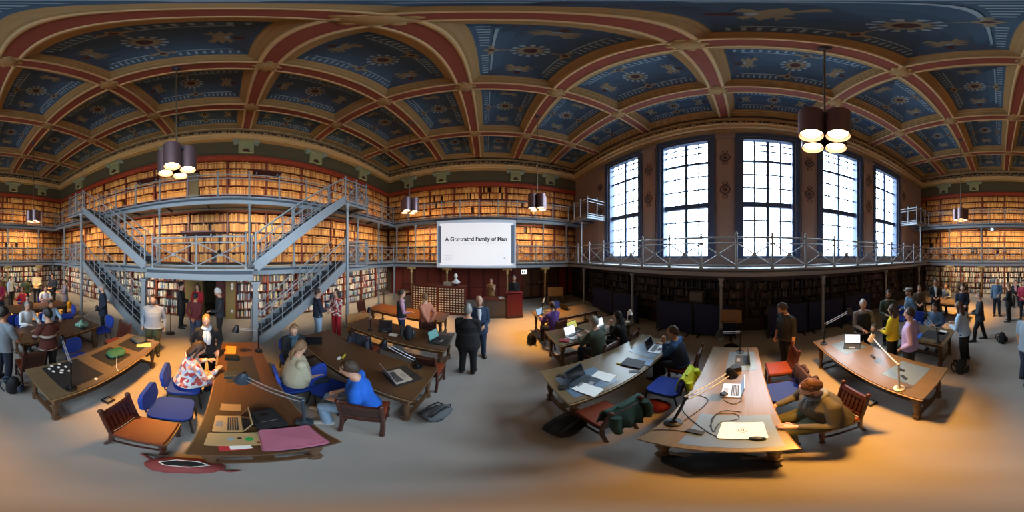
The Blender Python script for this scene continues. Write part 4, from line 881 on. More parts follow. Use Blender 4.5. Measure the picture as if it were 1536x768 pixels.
lb_ = thing('laptop_bag', 'black laptop bag lying on the pink cloth table beside the gold laptop', 'bag', (.27, 1.2, .764), R(8)); MB().prism(rr(.22, .3, .03, 3), 0, .05).prism(rr(.17, .24, .02, 3), .05, .062).build('body', blacksoft, lb_); strap(lb_, [(-.1, -.1, .02), (-.16, -.05, .01), (-.17, .06, .03), (-.1, .12, .04)], .008, blackm); strap(lb_, [(-.04, .05, .06), (0, .02, .085), (.04, .05, .06)], .009, blackm, 'handle'); strap(lb_, [(-.06, -.06, .064), (.06, -.06, .064)], .003, M('zip_grey', '#5c5f64', .4), 'zip')
lump('black_coat', 'black coat heaped on the floor below the near end of the cable table', 'coat', (.12, -.8, 0), (.3, .2, .1), blacksoft, 8, .2)
def drape(name, label, cat, x, y, hd, m, zt, w=.4, front=.3, back=.42, seed=1):
    """a garment folded over a chair back: hangs down both sides in soft pleats"""
    t = thing(name, label, cat, (x, y, zt - back), F(hd)); rnd = random.Random(seed); p1, p2 = rnd.uniform(0, 6), rnd.uniform(0, 6)
    prof = [(.075, -front), (.07, -front * .66), (.06, -front * .33), (.045, -.04), (.02, .012), (-.02, .015), (-.05, -.04), (-.075, -back * .33), (-.09, -back * .66), (-.1, -back)]
    nu = 15; vs = []
    for j, (py, pz) in enumerate(prof):
        f = abs(pz) / back
        for i in range(nu):
            u = i / (nu - 1) - .5; wv = .022 * f * math.sin(17 * u + p1) + .012 * f * math.sin(31 * u + p2 + j * .4)
            sg = 1 if j < 5 else -1
            vs.append((u * w * (1 + .18 * f * math.sin(p2 + j)), py + sg * wv, back + pz + (.03 * math.sin(9 * u + p2) if j in (0, len(prof) - 1) else 0)))
    fs = [(j * nu + i, (j + 1) * nu + i, (j + 1) * nu + i + 1, j * nu + i + 1) for j in range(len(prof) - 1) for i in range(nu - 1)]
    o = MB().add(vs, fs).build('body', m, t, smooth=True); q = o.modifiers.new('thick', 'SOLIDIFY'); q.thickness = .014
    for e in (-1, 1): MB().tube([(e * w * .42, -.085, back - .06), (e * w * .5, -.11, back * .55), (e * w * .44, -.12, back * .12)], [.045, .042, .035], 10).build('sleeve', m, t, smooth=True)
    MB().tube([(-.1, -.03, back + .02), (0, -.045, back + .035), (.1, -.03, back + .02)], .02, 8).build('collar', m, t, smooth=True); return t
drape('green_jacket', 'dark green jacket draped over the chair beside the notebook table', 'jacket', .92, -1.03, 90, M('dark_green', '#1c3a32', .8, 0, .25, 9), .95, .44, .3, .5, 9); lump('red_bag', 'dark red bag on the floor under the blue chair with the lime jacket', 'bag', (1.0, -1.72, 0), (.17, .14, .12), M('bag_red', '#7a1a28', .7, 0, .15), 12, .1)
drape('lime_jacket', 'lime green jacket hanging on the blue chair back', 'jacket', .7, -1.96, 88, M('lime', '#9db82c', .7, 0, .15), .9, .4, .3, .46, 4)
drape('patterned_jacket', 'black jacket with red pattern on the blue chair back', 'jacket', -.77, -1.99, 86, M('black_red', '#3a2020', .8, 0, .6, 14), .9, .4, .3, .42, 6); drape('dark_coat', 'dark coats draped over the chair by the teal laptop table', 'coat', 2.36, 2.31, 80, M('coat_navy', '#2b303c', .8, 0, .2), .96, .46, .34, .55, 7)
gb = lump('green_bag', 'green cloth bag spread on the white cards table', 'bag', (-1.82, 2.15, .764), (.14, .22, .05), M('green_cloth', '#1f5a48', .7, 0, .15), 14, .15); strap(gb, [(.1, -.1, .05), (.3, -.35, .01), (.38, -.4, .005)], .004, white, 'cord')
lump('black_bag', 'black and blue bag at the far end of the white cards table', 'bag', (-1.8, 2.85, .764), (.16, .16, .06), M('black_blue', '#2c3a48', .7, 0, .3), 15, .14)
lump('wire_tangle', 'white and green tangle of wires on the white shirts table', 'wires', (-3.3, 2.55, .76), (.12, .18, .1), M('wire_mix', '#7aa090', .6, 0, .5, 30), 16, .25)
lump('yellow_bag', 'yellow bag on the floor far back by the gallery column', 'bag', (-6.9, 4.5, 0), (.18, .14, .2), M('yellow_bag', '#d8ac20', .6), 18, .1)
# folded pink cloth: stacked folds with rounded edges
pc = thing('pink_cloth', 'folded pink cloth on the near corner of the table by the floor bag', 'cloth', (.335, .875, .765), R(-4)); pk = M('pink_satin', '#b06a80', .4, 0, .2, 5, bump=.3)
for q in range(3):
    b = MB(); b.prism(rr(.36 - .012 * q, .3 - .01 * q, .02, 3), .014 * q, .014 * q + .012); b.v = [(x, y, z + (.008 * math.sin(14 * x + 9 * y + q) if z > .013 * q + .005 else 0)) for x, y, z in b.v]; b.build('fold', pk, pc)
def cable(label, pts, r=.004, m=blackm, z=None):
    P = [Vector(p) for p in pts]; out = []
    for i in range(len(P) - 1):
        a, b, c, d = P[max(i - 1, 0)], P[i], P[i + 1], P[min(i + 2, len(P) - 1)]
        for q in range(6):
            t_ = q / 6; out.append(.5 * ((2 * b) + (c - a) * t_ + (2 * a - 5 * b + 4 * c - d) * t_ ** 2 + (3 * b - a - 3 * c + d) * t_ ** 3))
    out.append(P[-1]); return tag(MB().tube(out, r, 6).build('cable', m, smooth=True), label, 'cable')
def T(px, py, z=.768): return (*at(px, py, z), z)
cable('black cable running along the left edge of the cable table', [T(1000, 645), T(1030, 628), T(1062, 600), T(1035, 592), T(1022, 610), T(1050, 640), T(1085, 658), T(1110, 655)])
cable('coiled black cable beside the closed white laptop', [T(1065, 640), T(1075, 622), T(1100, 620), T(1108, 628), T(1080, 634), T(1070, 648), T(1068, 628), T(1085, 616), T(1112, 618)])
cable('black charger cable looping past the middle laptop', [T(1085, 595), T(1105, 592), T(1112, 600), T(1100, 606), T(1086, 600)]); cable('thin black cord leaving the near corner of the cable table', [T(960, 654), T(980, 645), T(1010, 645), T(1030, 648)])
sheet('power_brick', *at(1043, 648, .77), 100, (.05, .12), blackm, 'black power brick on the cable near the table corner', 'charger', .76, .03); sheet('charger_plug', *at(1086, 592, .77), 40, (.06, .06), blackm, 'black charger block beside the middle silver laptop', 'charger', .76, .05)
ms = thing('computer_mouse', 'black computer mouse in front of the closed white laptop', 'mouse', (*at(1136, 658, .77), .764), R(80)); MB().ell((0, 0, .012), (.032, .055, .02), 14, 8).build('shell', blackm, ms, smooth=True); MB().box((0, .025, .03), (.006, .016, .008)).build('wheel', keym, ms)
cm_ = thing('camera', 'black camera box on the cable table behind the middle laptop', 'camera', (*at(1104, 555, .78), .76), R(20)); MB().box((0, 0, .05), (.14, .08, .1)).build('body', blackm, cm_); MB().tube([(0, -.04, .05), (0, -.1, .05)], .035, 14).build('lens', keym, cm_, smooth=True)
kb = thing('mixer_box', 'small dark keyboard box on the mat of the pink cloth table', 'box', (.06, 2.15, .764), R(5)); MB().box((0, 0, .02), (.3, .13, .04)).build('case', M('mixer', '#26323a', .5), kb)
for q in range(8): MB().lathe([(.01, .04), (.009, .055)], (-.12 + .034 * q, 0, 0), 8).build('knob', keym, kb)
sheet('orange_book', .0, 2.95, 5, (.2, .3), M('orange_cover', '#d08a34', .5), 'orange book at the far end of the pink cloth table', 'book', .76, .03); sheet('black_box', .02, 2.65, 8, (.22, .12), blackm, 'black box next to the orange book', 'box', .76, .06)
for x, y, lb in ((-1.75, 1.6, 'left hand table'), (-1.75, -1.5, 'orange lit table')):
    k = thing('floor_socket', 'small black floor socket box under the %s' % ('white cards table' if y > 0 else lb), 'socket', (x + .25, y, 0)); MB().box((0, 0, .02), (.14, .14, .04)).build('socket_box', blackm, k); MB().box((0, 0, .045), (.09, .09, .01)).build('socket_lid', chrome, k)
# ------------------------------------------------------------------ card catalogue, desk, lectern, bust
cat_ = thing('card_catalogue', 'mahogany card catalogue with rows of small labelled drawers below the screen', 'cabinet', (7.25, 2.2, 0), R(90))
MB().box((0, 0, .68), (2.5, .5, 1.24)).box((0, 0, 1.325), (2.6, .58, .05)).box((0, 0, .04), (2.54, .54, .08)).build('carcass', maho_x, cat_)
drw = MB().box((0, 0, 0), (.115, .03, .1)).mesh('drawer', M('drawer_front', '#5a2419', .4, 0, .15)); crd = MB().box((0, .017, .008), (.078, .006, .054)).mesh('label_card', M('ivory_card', '#e3d6b4', .6)); knb = MB().ell((0, .022, -.03), (.01, .012, .01), 6, 5).mesh('knob', gold)
for r in range(10):
    for c in range(18):
        x = -1.18 + .131 * c + (.07 if c > 8 else 0); d_ = obj('drawer', drw, cat_, (x, .255, .16 + .117 * r)); obj('label_card', crd, d_); obj('knob', knb, d_)
bust = thing('marble_bust', 'white marble bust standing on the card catalogue', 'bust', (7.2, 1.38, 1.35), R(90)); mar = M('marble', '#dfe0de', .4, 0, .05)
b = MB(); b.tube([(0, 0, .1), (0, 0, .16), (0, 0, .195), (0, .0, .27), (0, .01, .31), (0, .015, .35)], 1, 18, up=(0, 1, 0), sec=[(.14, .09), (.21, .11), (.18, .1), (.09, .075), (.055, .055), (.055, .055)])
b.tube([(0, .02, .33), (0, .04, .37), (0, .035, .43), (0, .02, .49), (0, 0, .54), (0, 0, .56)], 1, 16, up=(0, 1, 0), sec=[(.04, .045), (.06, .07), (.075, .09), (.08, .1), (.06, .075), (.015, .02)]).tube([(0, .12, .45), (0, .145, .415), (0, .125, .405)], [.01, .018, .012], 8).ell((-.08, .01, .43), (.012, .025, .035), 8, 6).ell((.08, .01, .43), (.012, .025, .035), 8, 6)
b.build('figure', mar, bust, smooth=True); MB().lathe([(.1, 0), (.1, .03), (.06, .05), (.06, .09), (.1, .11)], n=16).build('socle', blackm, bust, smooth=True)
for q in range(3): sheet('paper_bundle', 7.25, 1.75 + .02 * q, 88 + 4 * q, (.34 - .02 * q, .24), M('bundle_paper', '#a89886', .7, 0, .15), '%s bundle of grey papers beside the marble bust' % ['lowest', 'middle', 'topmost'][q], 'papers', 1.352 + .05 * q, .048)
ds = thing('pedestal_desk', 'dark grey pedestal desk in front of the woman in tan', 'desk', (6.95, -.36, 0), R(90)); MB().box((0, 0, .42), (.92, .5, .84)).build('carcass', M('desk_grey', '#4a423e', .5, 0, .12), ds); MB().box((0, 0, .86), (1.0, .56, .04)).build('desk_top', maho_x, ds); MB().box((0, .255, .45), (.8, .02, .64)).build('front_panel', M('desk_panel', '#544a44', .5, 0, .12), ds)
sheet('papers', 6.9, -.62, 70, (.22, .3), white, 'white papers on the grey pedestal desk', 'papers', .88, .02)
le = thing('lectern', 'tall dark red lectern in front of the speaker in black', 'lectern', (6.85, -1.16, 0), R(90)); MB().prism([(-.29, -.24), (.29, -.24), (.33, .2), (-.33, .2)], 0, 1.08).build('body', M('lectern_red', '#5c1822', .4, 0, .12), le); MB().box((0, -.02, 1.12), (.7, .5, .03), mat=Matrix.Translation((0, 0, 0)) @ Matrix.Rotation(R(3), 4, 'X')).build('reading_top', M('lectern_top', '#7c2a30', .4), le); MB().box((0, .2, .05), (.72, .06, .1)).build('plinth', darkwood, le)
# reading stand, grey boxes and music stand
rs = thing('reading_stand', 'plain wooden reading stand in the shade below the middle window', 'stand', (.3, -4.3, 0), 0); MB().box((0, 0, 1.05), (.55, .04, .34), mat=Matrix.Translation((0, 0, 0))).build('board', wood('pale_wood', '#8a6a48', .5, .2, 'x'), rs); MB().box((0, .03, .86), (.55, .1, .02)).build('ledge', MATS['pale_wood'], rs); MB().tube([(0, 0, 0), (0, 0, .9)], .02, 8).build('stem', blackm, rs); MB().lathe([(.2, 0), (.2, .02), (.03, .04)], n=14).build('stand_base', blackm, rs)
for q in range(3): tag(MB().box((0, 0, .16), (.42, .36, .32)).box((0, .185, .2), (.12, .01, .05)).build('archive_box', M('archive_grey', '#6e6a68', .7, 0, .08), None, (1.5, -5.25, .5 + .34 * q)), '%s grey archive box stacked in the dark below the windows' % ['lowest', 'middle', 'topmost'][q], 'box')
tag(MB().box((0, 0, .25), (.5, .4, .5)).build('archive_plinth', blackm, None, (1.5, -5.25, 0)), 'black plinth under the grey archive boxes', 'plinth')
st_ = thing('tripod_stand', 'thin black floor stand behind the man in the grey sweatshirt', 'stand', (-1.9, 4.9, 0)); MB().tube([(0, 0, 0.03), (0, 0, 1.3)], .012, 6).build('stem', blackm, st_); MB().lathe([(.16, 0), (.16, .02), (.02, .04)], n=14).build('stand_base', blackm, st_)
ld = thing('easel', 'wooden easel board leaning by the far dark doors', 'easel', (8.0, -3.6, 0), R(70)); MB().box((0, 0, .5), (.9, .03, .02)).box((-.4, 0, .5), (.04, .04, 1.0)).box((.4, 0, .5), (.04, .04, 1.0)).build('easel_frame', oak, ld); MB().box((0, .02, .75), (.8, .015, .5)).build('board', MATS['kraft'], ld)
pb = thing('presentation_board', 'tan wooden board standing by the stairs behind the red trousers', 'board', (3.75, 3.75, 0), R(-20)); MB().box((0, 0, .45), (.8, .03, .6)).build('board', wood('tan_board', '#a97b4a', .5, .15, 'x'), pb); [bx('foot', pb, (.04, .3, .2), (q, 0, .1), oak_dk) for q in (-.3, .3)]
for x, y, lb in ((6.3, 4.6, 'small round table below the screen wall gallery, nearer the corner'), (6.7, 3.75, 'small round table beside the card catalogue')):
    rt = thing('round_table', lb, 'table', (x, y, 0)); MB().lathe([(.3, 1.0), (.31, 1.02), (.3, 1.04)], n=20).build('table_top', oak, rt, smooth=True); MB().lathe([(.03, .03), (.025, 1.0)], n=10).build('stem', legwood, rt); MB().lathe([(.2, 0), (.2, .03), (.04, .06)], n=14).build('foot', legwood, rt)
spk = thing('projector', 'small projector with glowing blue lens hanging at the far gallery', 'projector', (-9.95, -.4, 4.3), R(-90)); MB().box((0, 0, .04), (.4, .3, .16)).build('body', iron_dk, spk); MB().tube([(0, .15, 0), (0, .22, 0)], .07, 14).build('lens', M('lens_glow', '#d8f0ff', .3, 0, 0, emit=6), spk); MB().tube([(0, 0, .1), (0, 0, .26)], .02, 6).build('mount', iron, spk)
for x, y, z, nm in ((-.87, 4.36, G1 + .95, 'platform railing between the staircases'), (1.2, YE - .06, G2 + .95, 'upper gallery railing right of the middle'), (-2.95, YE - .06, G2 + .95, 'upper gallery railing left of the middle')):
    q = thing('reading_ledge', 'sloping mahogany reading ledge fixed on the ' + nm, 'ledge', (x, y, z)); MB().box((0, 0, .03), (.95, .34, .03), mat=Matrix.Rotation(R(-14), 4, 'X')).build('board', maho_x, q); MB().box((0, -.16, .075), (.95, .02, .04)).build('lip', maho_x, q)
    for e in (-.35, .35): bx('bracket', q, (.03, .2, .06), (e, 0, -.02), iron)
fl = thing('flood_lamp', 'small black spotlight clamped on the platform railing', 'lamp', (-.3, 4.36, G1 + .5), 0); MB().tube([(0, 0, 0), (0, -.1, -.03)], .05, 12).build('lamp_head', blackm, fl, smooth=True); MB().tube([(0, .05, 0), (0, .05, .35)], .01, 6).build('bracket', blackm, fl)
# ------------------------------------------------------------------ people
WORK = bpy.data.scenes.new('work'); JOBS = []
def job(me, vox, sm, done):
    o = bpy.data.objects.new('raw', me); WORK.collection.objects.link(o)
    m = o.modifiers.new('r', 'REMESH'); m.mode = 'VOXEL'; m.voxel_size = vox; m.use_smooth_shade = True
    s_ = o.modifiers.new('s', 'SMOOTH'); s_.factor = .5; s_.iterations = sm
    JOBS.append((o, done))
SKIN = {'l': M('skin_light', '#c99a80', .5, 0, .06, 12), 'm': M('skin_tan', '#b07c5c', .5, 0, .06, 12), 'd': M('skin_brown', '#7c5238', .5, 0, .06, 12)}
HAIR = {'black': M('hair_black', '#17130f', .6, 0, .5, 60, (1, 1, .25), .5), 'brown': M('hair_brown', '#3b281a', .6, 0, .4, 60, (1, 1, .25), .5), 'blond': M('hair_blond', '#8c7148', .6, 0, .4, 60, (1, 1, .25), .5), 'grey': M('hair_grey', '#8a8782', .6, 0, .4, 60, (1, 1, .25), .5), 'white': M('hair_white', '#cfcbc4', .6, 0, .4, 60, (1, 1, .25), .5), 'red': M('hair_auburn', '#4f321f', .6, 0, .4, 60, (1, 1, .25), .5), 'lbrown': M('hair_light_brown', '#7a5a3c', .6, 0, .4, 60, (1, 1, .25), .5)}
eyew = M('eye_white', '#e8e4de', .3, 0, 0); eyed = M('iris_dark', '#22180f', .2, 0, 0); lipm = M('lips', '#96524a', .5, 0, 0)
def cl(name, c, **k): return M('cloth_' + name, c, .85, 0, k.get('var', .12), k.get('scale', 18), k.get('stretch', (1, 1, 1)), .1)
def pattern(name, cols, scale, kind='voronoi'):
    if 'cloth_' + name in MATS: return MATS['cloth_' + name]
    m = bpy.data.materials.new('cloth_' + name); m.use_nodes = True; n = m.node_tree.nodes; l = m.node_tree.links; p = n['Principled BSDF']; p.inputs['Roughness'].default_value = .85
    t = n.new('ShaderNodeTexCoord'); r = n.new('ShaderNodeValToRGB'); r.color_ramp.interpolation = 'CONSTANT' if kind != 'noise' else 'LINEAR'
    while len(r.color_ramp.elements) < len(cols): r.color_ramp.elements.new(.5)
    for i, c in enumerate(cols): r.color_ramp.elements[i].position = (i / len(cols)) if kind != 'noise' else .3 + .4 * i / len(cols); r.color_ramp.elements[i].color = (*lin(c), 1)
    if kind == 'voronoi':
        v_ = n.new('ShaderNodeTexVoronoi'); v_.inputs['Scale'].default_value = scale; l.new(t.outputs['Object'], v_.inputs[0]); sp = n.new('ShaderNodeSeparateColor'); l.new(v_.outputs['Color'], sp.inputs[0]); l.new(sp.outputs[0], r.inputs[0])
    elif kind == 'stripe':
        s_ = n.new('ShaderNodeSeparateXYZ'); l.new(t.outputs['Object'], s_.inputs[0]); a = n.new('ShaderNodeMath'); a.operation = 'MULTIPLY'; a.inputs[1].default_value = scale; l.new(s_.outputs[2], a.inputs[0]); f = n.new('ShaderNodeMath'); f.operation = 'FRACT'; l.new(a.outputs[0], f.inputs[0]); l.new(f.outputs[0], r.inputs[0])
    else:
        v_ = n.new('ShaderNodeTexNoise'); v_.inputs['Scale'].default_value = scale; l.new(t.outputs['Object'], v_.inputs[0]); l.new(v_.outputs[0], r.inputs[0])
    l.new(r.outputs[0], p.inputs['Base Color']); MATS['cloth_' + name] = m; return m
def ik(S_, T_, a, b, pole):
    d = T_ - S_; D = d.length
    if D > (a + b) * .995: T_ = S_ + d * ((a + b) * .995 / D); d = T_ - S_; D = d.length
    x = (a * a - b * b + D * D) / (2 * D); h = math.sqrt(max(a * a - x * x, 0)); u = d.normalized(); p = (pole - u * pole.dot(u)).normalized()
    return S_ + u * x + p * h, T_
def person(label, x, y, hd, sit=0, H=1.74, lean=0, wl='down', wr='down', top=None, sleeve='long', legs=None, shoes=None, hair='short', hc='brown', skin='l', look=(0, 0), bulk=1.0, hem=-.06, coat=0, near=0, beard=False, glasses=False, front=None, poncho=False, legpose=None, scarf=None, lanyard=False, waist_z=None, twist=0, z0=0, vest=None, collar=None):
    s = H / 1.74; near_ = near; rz = F(hd)
    t = thing('person', label, 'person', (x, y, z0), rz)
    V = Vector; sd = 0 if not sit else 1
    pel = V((0, 0, .93 * s)) if not sd else V((0, 0, (sit + .095)))
    U = Matrix.Translation(pel) @ Matrix.Rotation(R(-lean), 4, 'X') @ Matrix.Rotation(R(-twist), 4, 'Z')
    up = lambda *q: U @ (V(q) * s)
    sh = {k: up(k * .172 * (bulk * .45 + .55), -.012, .452) for k in (-1, 1)}
    neck, hb = up(0, -.012, .525), up(0, .014, .595)
    hm = Matrix.Translation(hb) @ Matrix.Rotation(R(-lean * .55 - look[1]), 4, 'X') @ Matrix.Rotation(R(-look[0]), 4, 'Z')
    hp = lambda *q: hm @ (V(q) * s)
    # legs
    hip = {k: pel + V((k * .09 * s, 0, -.03 * s)) for k in (-1, 1)}; kn = {}; an = {}; toe = {}
    for k in (-1, 1):
        if sd:
            e = (legpose or {}).get(k, (0, .0)); kn[k] = V((k * .12 * s + e[0], .42 * s, sit + .01)); an[k] = V((k * .13 * s + e[0], .4 * s + e[1], .085 * s))
        else:
            e = (legpose or {}).get(k, (0, 0)); kn[k] = V((k * .1 * s + e[0] * .5, .02 * s + e[1] * .6, .5 * s)); an[k] = V((k * .11 * s + e[0], -.02 * s + e[1], .085 * s))
        toe[k] = an[k] + V((k * .03, .15 * s, -.05 * s))
    # arms
    pres = {'down': (.25, .06, .8), 'front': (.07, .27, 1.05), 'pocket': (.2, .1, .93), 'behind': (.05, -.17, .93), 'fold': (-.1, .24, 1.18), 'chin': (.05, .19, 1.45), 'hold': (.12, .33, 1.12), 'point': (.2, .5, 1.1), 'hip': (.2, .02, 1.0)}
    spres = {'down': (.22, .25, .62), 'front': (.06, .3, .78), 'table': (.16, .42, .84), 'chin': (.05, .2, 1.06), 'lap': (.1, .3, .66), 'hold': (.12, .33, .85), 'fold': (-.1, .25, .9), 'behind': (.2, -.1, .7), 'pocket': (.2, .15, .6)}
    el, wrs = {}, {}
    for k, w in ((-1, wl), (1, wr)):
        if isinstance(w, str):
            q = (spres if sd else pres)[w]; T_ = V((k * q[0] * s, q[1] * s, q[2] * s - ((.93 * s - pel.z + .0) * 0)))
            if sd: T_.z += sit - .48
            if w in ('down', 'chin', 'fold') and (lean or twist): T_ = U @ (T_ - pel) if w != 'down' else T_ + V((0, math.sin(R(lean)) * .35, -(1 - math.cos(R(lean))) * .4))
        else: T_ = V(w)
        el[k], wrs[k] = ik(sh[k], T_, .3 * s, .265 * s, V((k * .55, -.75, -.45)))
    # naked body, one surface
    b = MB(); B = bulk; fw = U.to_3x3() @ V((0, 1, 0))
    sec = [(.155 * B, .105 * B, -.06), (.165 * B, .12 * B, 0), (.142 * B, .108 * B, .14), (.15 * B, .112 * B, .27), (.158 * B, .108 * B, .38), (.128 * (B * .5 + .5), .09, .455), (.085, .07, .5), (.06, .06, .53)]
    def torso(mb, g, z_extra=None, secs=sec):
        ss = list(secs)
        mb.tube([up(0, (.012 * (B - 1) * 6 if .0 < q[2] < .35 else 0), q[2]) for q in ss], 1, 18, up=fw, sec=[((q[0] + g) * s, (q[1] + g) * s) for q in ss])
    torso(b, 0)
    b.tube([up(0, -.012, .45), neck, hp(0, -.005, .0), hp(0, .0, .05)], [.062 * s, .056 * s, .052 * s, .05 * s], 12)
    hsec = [(.035, .035, .035, -.02), (.052, .06, .025, .0), (.062, .078, .015, .03), (.07, .09, .008, .075), (.074, .096, .002, .115), (.073, .096, -.003, .15), (.063, .082, -.005, .185), (.04, .05, -.005, .21), (.012, .015, -.005, .222)]
    b.tube([hp(0, q[2], q[3]) for q in hsec], 1, 18, up=hm.to_3x3() @ V((0, 1, 0)), sec=[(q[0] * s, q[1] * s) for q in hsec])
    b.tube([hp(0, .088, .115), hp(0, .112, .07), hp(0, .092, .058)], [.009 * s, .016 * s, .011 * s], 8)
    for k in (-1, 1):
        b.ell(hp(k * .074, -.008, .09), (.012 * s, .02 * s, .032 * s), 8, 6, rot=hm.to_3x3()); b.ell(hp(k * .03, .082, .118), (.026 * s, .016 * s, .009 * s), 8, 6, rot=hm.to_3x3())
        b.ell(sh[k], (.055 * s,) * 3, 10, 7)
        b.tube([up(0, -.02, .53), sh[k].lerp(up(0, -.02, .5), .45) + V((0, 0, .012)), sh[k]], [.045 * s, .045 * s, .05 * s], 10)
        b.tube([sh[k], sh[k].lerp(el[k], .5), el[k], el[k].lerp(wrs[k], .35), wrs[k]], [.054 * s, .048 * s, .039 * s, .039 * s, .027 * s], 12)
        b.tube([pel + V((k * .07 * s, 0, .02)), hip[k], hip[k].lerp(kn[k], .5), kn[k], kn[k].lerp(an[k], .3), an[k]], [.09 * s * B, .09 * s * B, .075 * s * B, .055 * s, .054 * s, .038 * s], 12)
        b.tube([an[k] + V((0, -.035, -.03)), an[k] + V((0, .0, -.03)), an[k] + V((k * .01, .07, -.045)), toe[k]], [.035 * s, .042 * s, .036 * s, .025 * s], 10)
    # hands: palm in the body, five fingers rooted in it
    fing = MB()
    for k in (-1, 1):
        d = (wrs[k] - el[k]).normalized(); side = d.cross(V((0, 0, 1)))
        if side.length < .2: side = V((0, 1, 0)) if True else side
        side.normalize(); n_ = side.cross(d).normalized()
        if n_.z > 0 and abs(d.z) < .8: n_ = -n_
        if abs(d.z) >= .8: n_ = V((-k, .2, 0)).normalized(); side = n_.cross(d).normalized()
        th = 1 if side.y > 0 else -1
        if wrs[k].z < 1 and abs(d.z) < .8: th = 1 if (side.x * -k) > 0 else -1
        L = .078 * s
        b.tube([wrs[k] - d * .01, wrs[k] + d * L * .5, wrs[k] + d * L], 1, 10, up=n_, sec=[(.028 * s, .02 * s), (.042 * s, .017 * s), (.04 * s, .014 * s)])
        for j, ln in enumerate((.068, .078, .072, .056)):
            o_ = side * ((j - 1.5) * -.021 * s * th); r0 = wrs[k] + d * (L * .86) + o_ * .9; a1 = r0 + (d * .9 + n_ * .25) * ln * .5 * s; a2 = a1 + (d * .6 + n_ * .7) * ln * .32 * s; a3 = a2 + (d * .25 + n_ * .8) * ln * .28 * s
            fing.tube([r0, a1, a2, a3], [.0095 * s, .009 * s, .0085 * s, .006 * s], 7)
        r0 = wrs[k] + d * L * .25 + side * (.03 * s * th); a1 = r0 + (d * .6 + side * th * .7 + n_ * .3) * .04 * s; fing.tube([r0, a1, a1 + (d * .85 + side * th * .2 + n_ * .35) * .032 * s], [.0125 * s, .011 * s, .007 * s], 7)
    fm = (fing.v, fing.f)
    def done(me, t=t, fm=fm):
        nv = len(me.vertices); co = np.empty(nv * 3, np.float32); me.vertices.foreach_get('co', co); nl = len(me.loops); li = np.empty(nl, np.int32); me.loops.foreach_get('vertex_index', li); npo = len(me.polygons); tot = np.empty(npo, np.int32); me.polygons.foreach_get('loop_total', tot)
        st = np.concatenate([[0], np.cumsum(tot)[:-1]]); faces = [tuple(li[a:a + c]) for a, c in zip(st.tolist(), tot.tolist())]
        m2 = bpy.data.meshes.new('body'); m2.from_pydata(co.reshape(-1, 3).tolist() + list(fm[0]), [], faces + [tuple(i + nv for i in f) for f in fm[1]])
        m2.materials.append(SKIN[skin]); m2.polygons.foreach_set('use_smooth', [True] * len(m2.polygons)); obj('body', m2, t)
    job(b.mesh('raw', SKIN[skin]), .011 if near_ else .016, 2, done)
    # face
    for k in (-1, 1):
        e = MB().ell(hp(k * .03, .084, .1), (.013 * s, .009 * s, .008 * s), 8, 6, 0, hm.to_3x3()).ell(hp(k * .03, .0915, .1), (.006 * s, .004 * s, .006 * s), 6, 5, 1, hm.to_3x3()); e.build('eye', [eyew, eyed], t, smooth=True)
    MB().ell(hp(0, .094, .03), (.024 * s, .008 * s, .007 * s), 8, 6, 0, hm.to_3x3()).build('mouth', lipm, t, smooth=True)
    HM = HAIR[hc]
    if hair != 'bald' or True:
        hh = MB(); nu = 28; nvv = 11; vs = []; hr = random.Random(hash(label) % 997 if False else len(label) * 7 + int(abs(x) * 100)); p1, p2 = hr.uniform(0, 6), hr.uniform(0, 6)
        lim = {'short': lambda a: 60 + 30 * min(1, a / 75) ** 2 + 34 * max(0, (a - 75) / 105), 'long': lambda a: 60 + 60 * min(1, max(0, a - 30) / 45), 'tail': lambda a: 58 + 30 * min(1, a / 75) ** 2 + 30 * max(0, (a - 75) / 105), 'bob': lambda a: 60 + 62 * min(1, max(0, a - 32) / 45), 'bald': lambda a: 74 + 36 * (a / 180) if a > 60 else 74, 'cap': lambda a: 70 + 40 * (a / 180)}[hair]
        rx, ry, rz_ = .083, .107, .13; cz = .105
        for j in range(nvv + 1):
            for i in range(nu):
                a = 360 * i / nu; aa = a if a <= 180 else 360 - a; lo = 40 if hair == 'bald' else 0
                th = R(lo + (lim(aa) + 5 * math.sin(i * 2.3 + p1) - lo) * j / nvv); g = 1.0 + (.03 * math.sin(R(a) * 3 + p1 + j * .5) + .025 * math.sin(R(a) * 7 + j * 1.1 + p2) + hr.uniform(-.022, .022) + (.03 if j < 4 else 0) if j < nvv else -.04)
                if hair == 'bald': g = g * .965
                vs.append(hp(rx * g * math.sin(th) * math.sin(R(a)), ry * g * math.sin(th) * math.cos(R(a)) - .008, cz + rz_ * g * math.cos(th)))
        fs = [(j * nu + i, (j + 1) * nu + i, (j + 1) * nu + (i + 1) % nu, j * nu + (i + 1) % nu) for j in range(nvv) for i in range(nu)]
        if hair == 'bald':
            hh.add(vs, [f for q, f in enumerate(fs) if 5 <= q % nu <= nu - 6])
        else: hh.add(vs, fs + [tuple(range(nu))])
        if hair in ('long', 'bob'):
            ln = .3 if hair == 'long' else .1
            hh.tube([hp(0, -.05, .13), hp(0, -.075, .02), hp(0, -.085, -ln * .5), hp(0, -.07, -ln)], 1, 14, up=hm.to_3x3() @ V((0, 1, 0)), sec=[(.08 * s, .05 * s), (.095 * s, .05 * s), (.1 * s, .045 * s), (.06 * s, .02 * s)])
            for k in (-1, 1): hh.tube([hp(k * .078, .0, .13), hp(k * .09, -.01, .03), hp(k * .092, -.01, -ln * .6)], [.02 * s, .022 * s, .012 * s], 8)
        if hair == 'tail': hh.ell(hp(0, -.115, .09), (.03 * s,) * 3, 8, 6).tube([hp(0, -.12, .09), hp(0, -.15, .02), hp(0, -.13, -.12)], [.028 * s, .03 * s, .01 * s], 8)
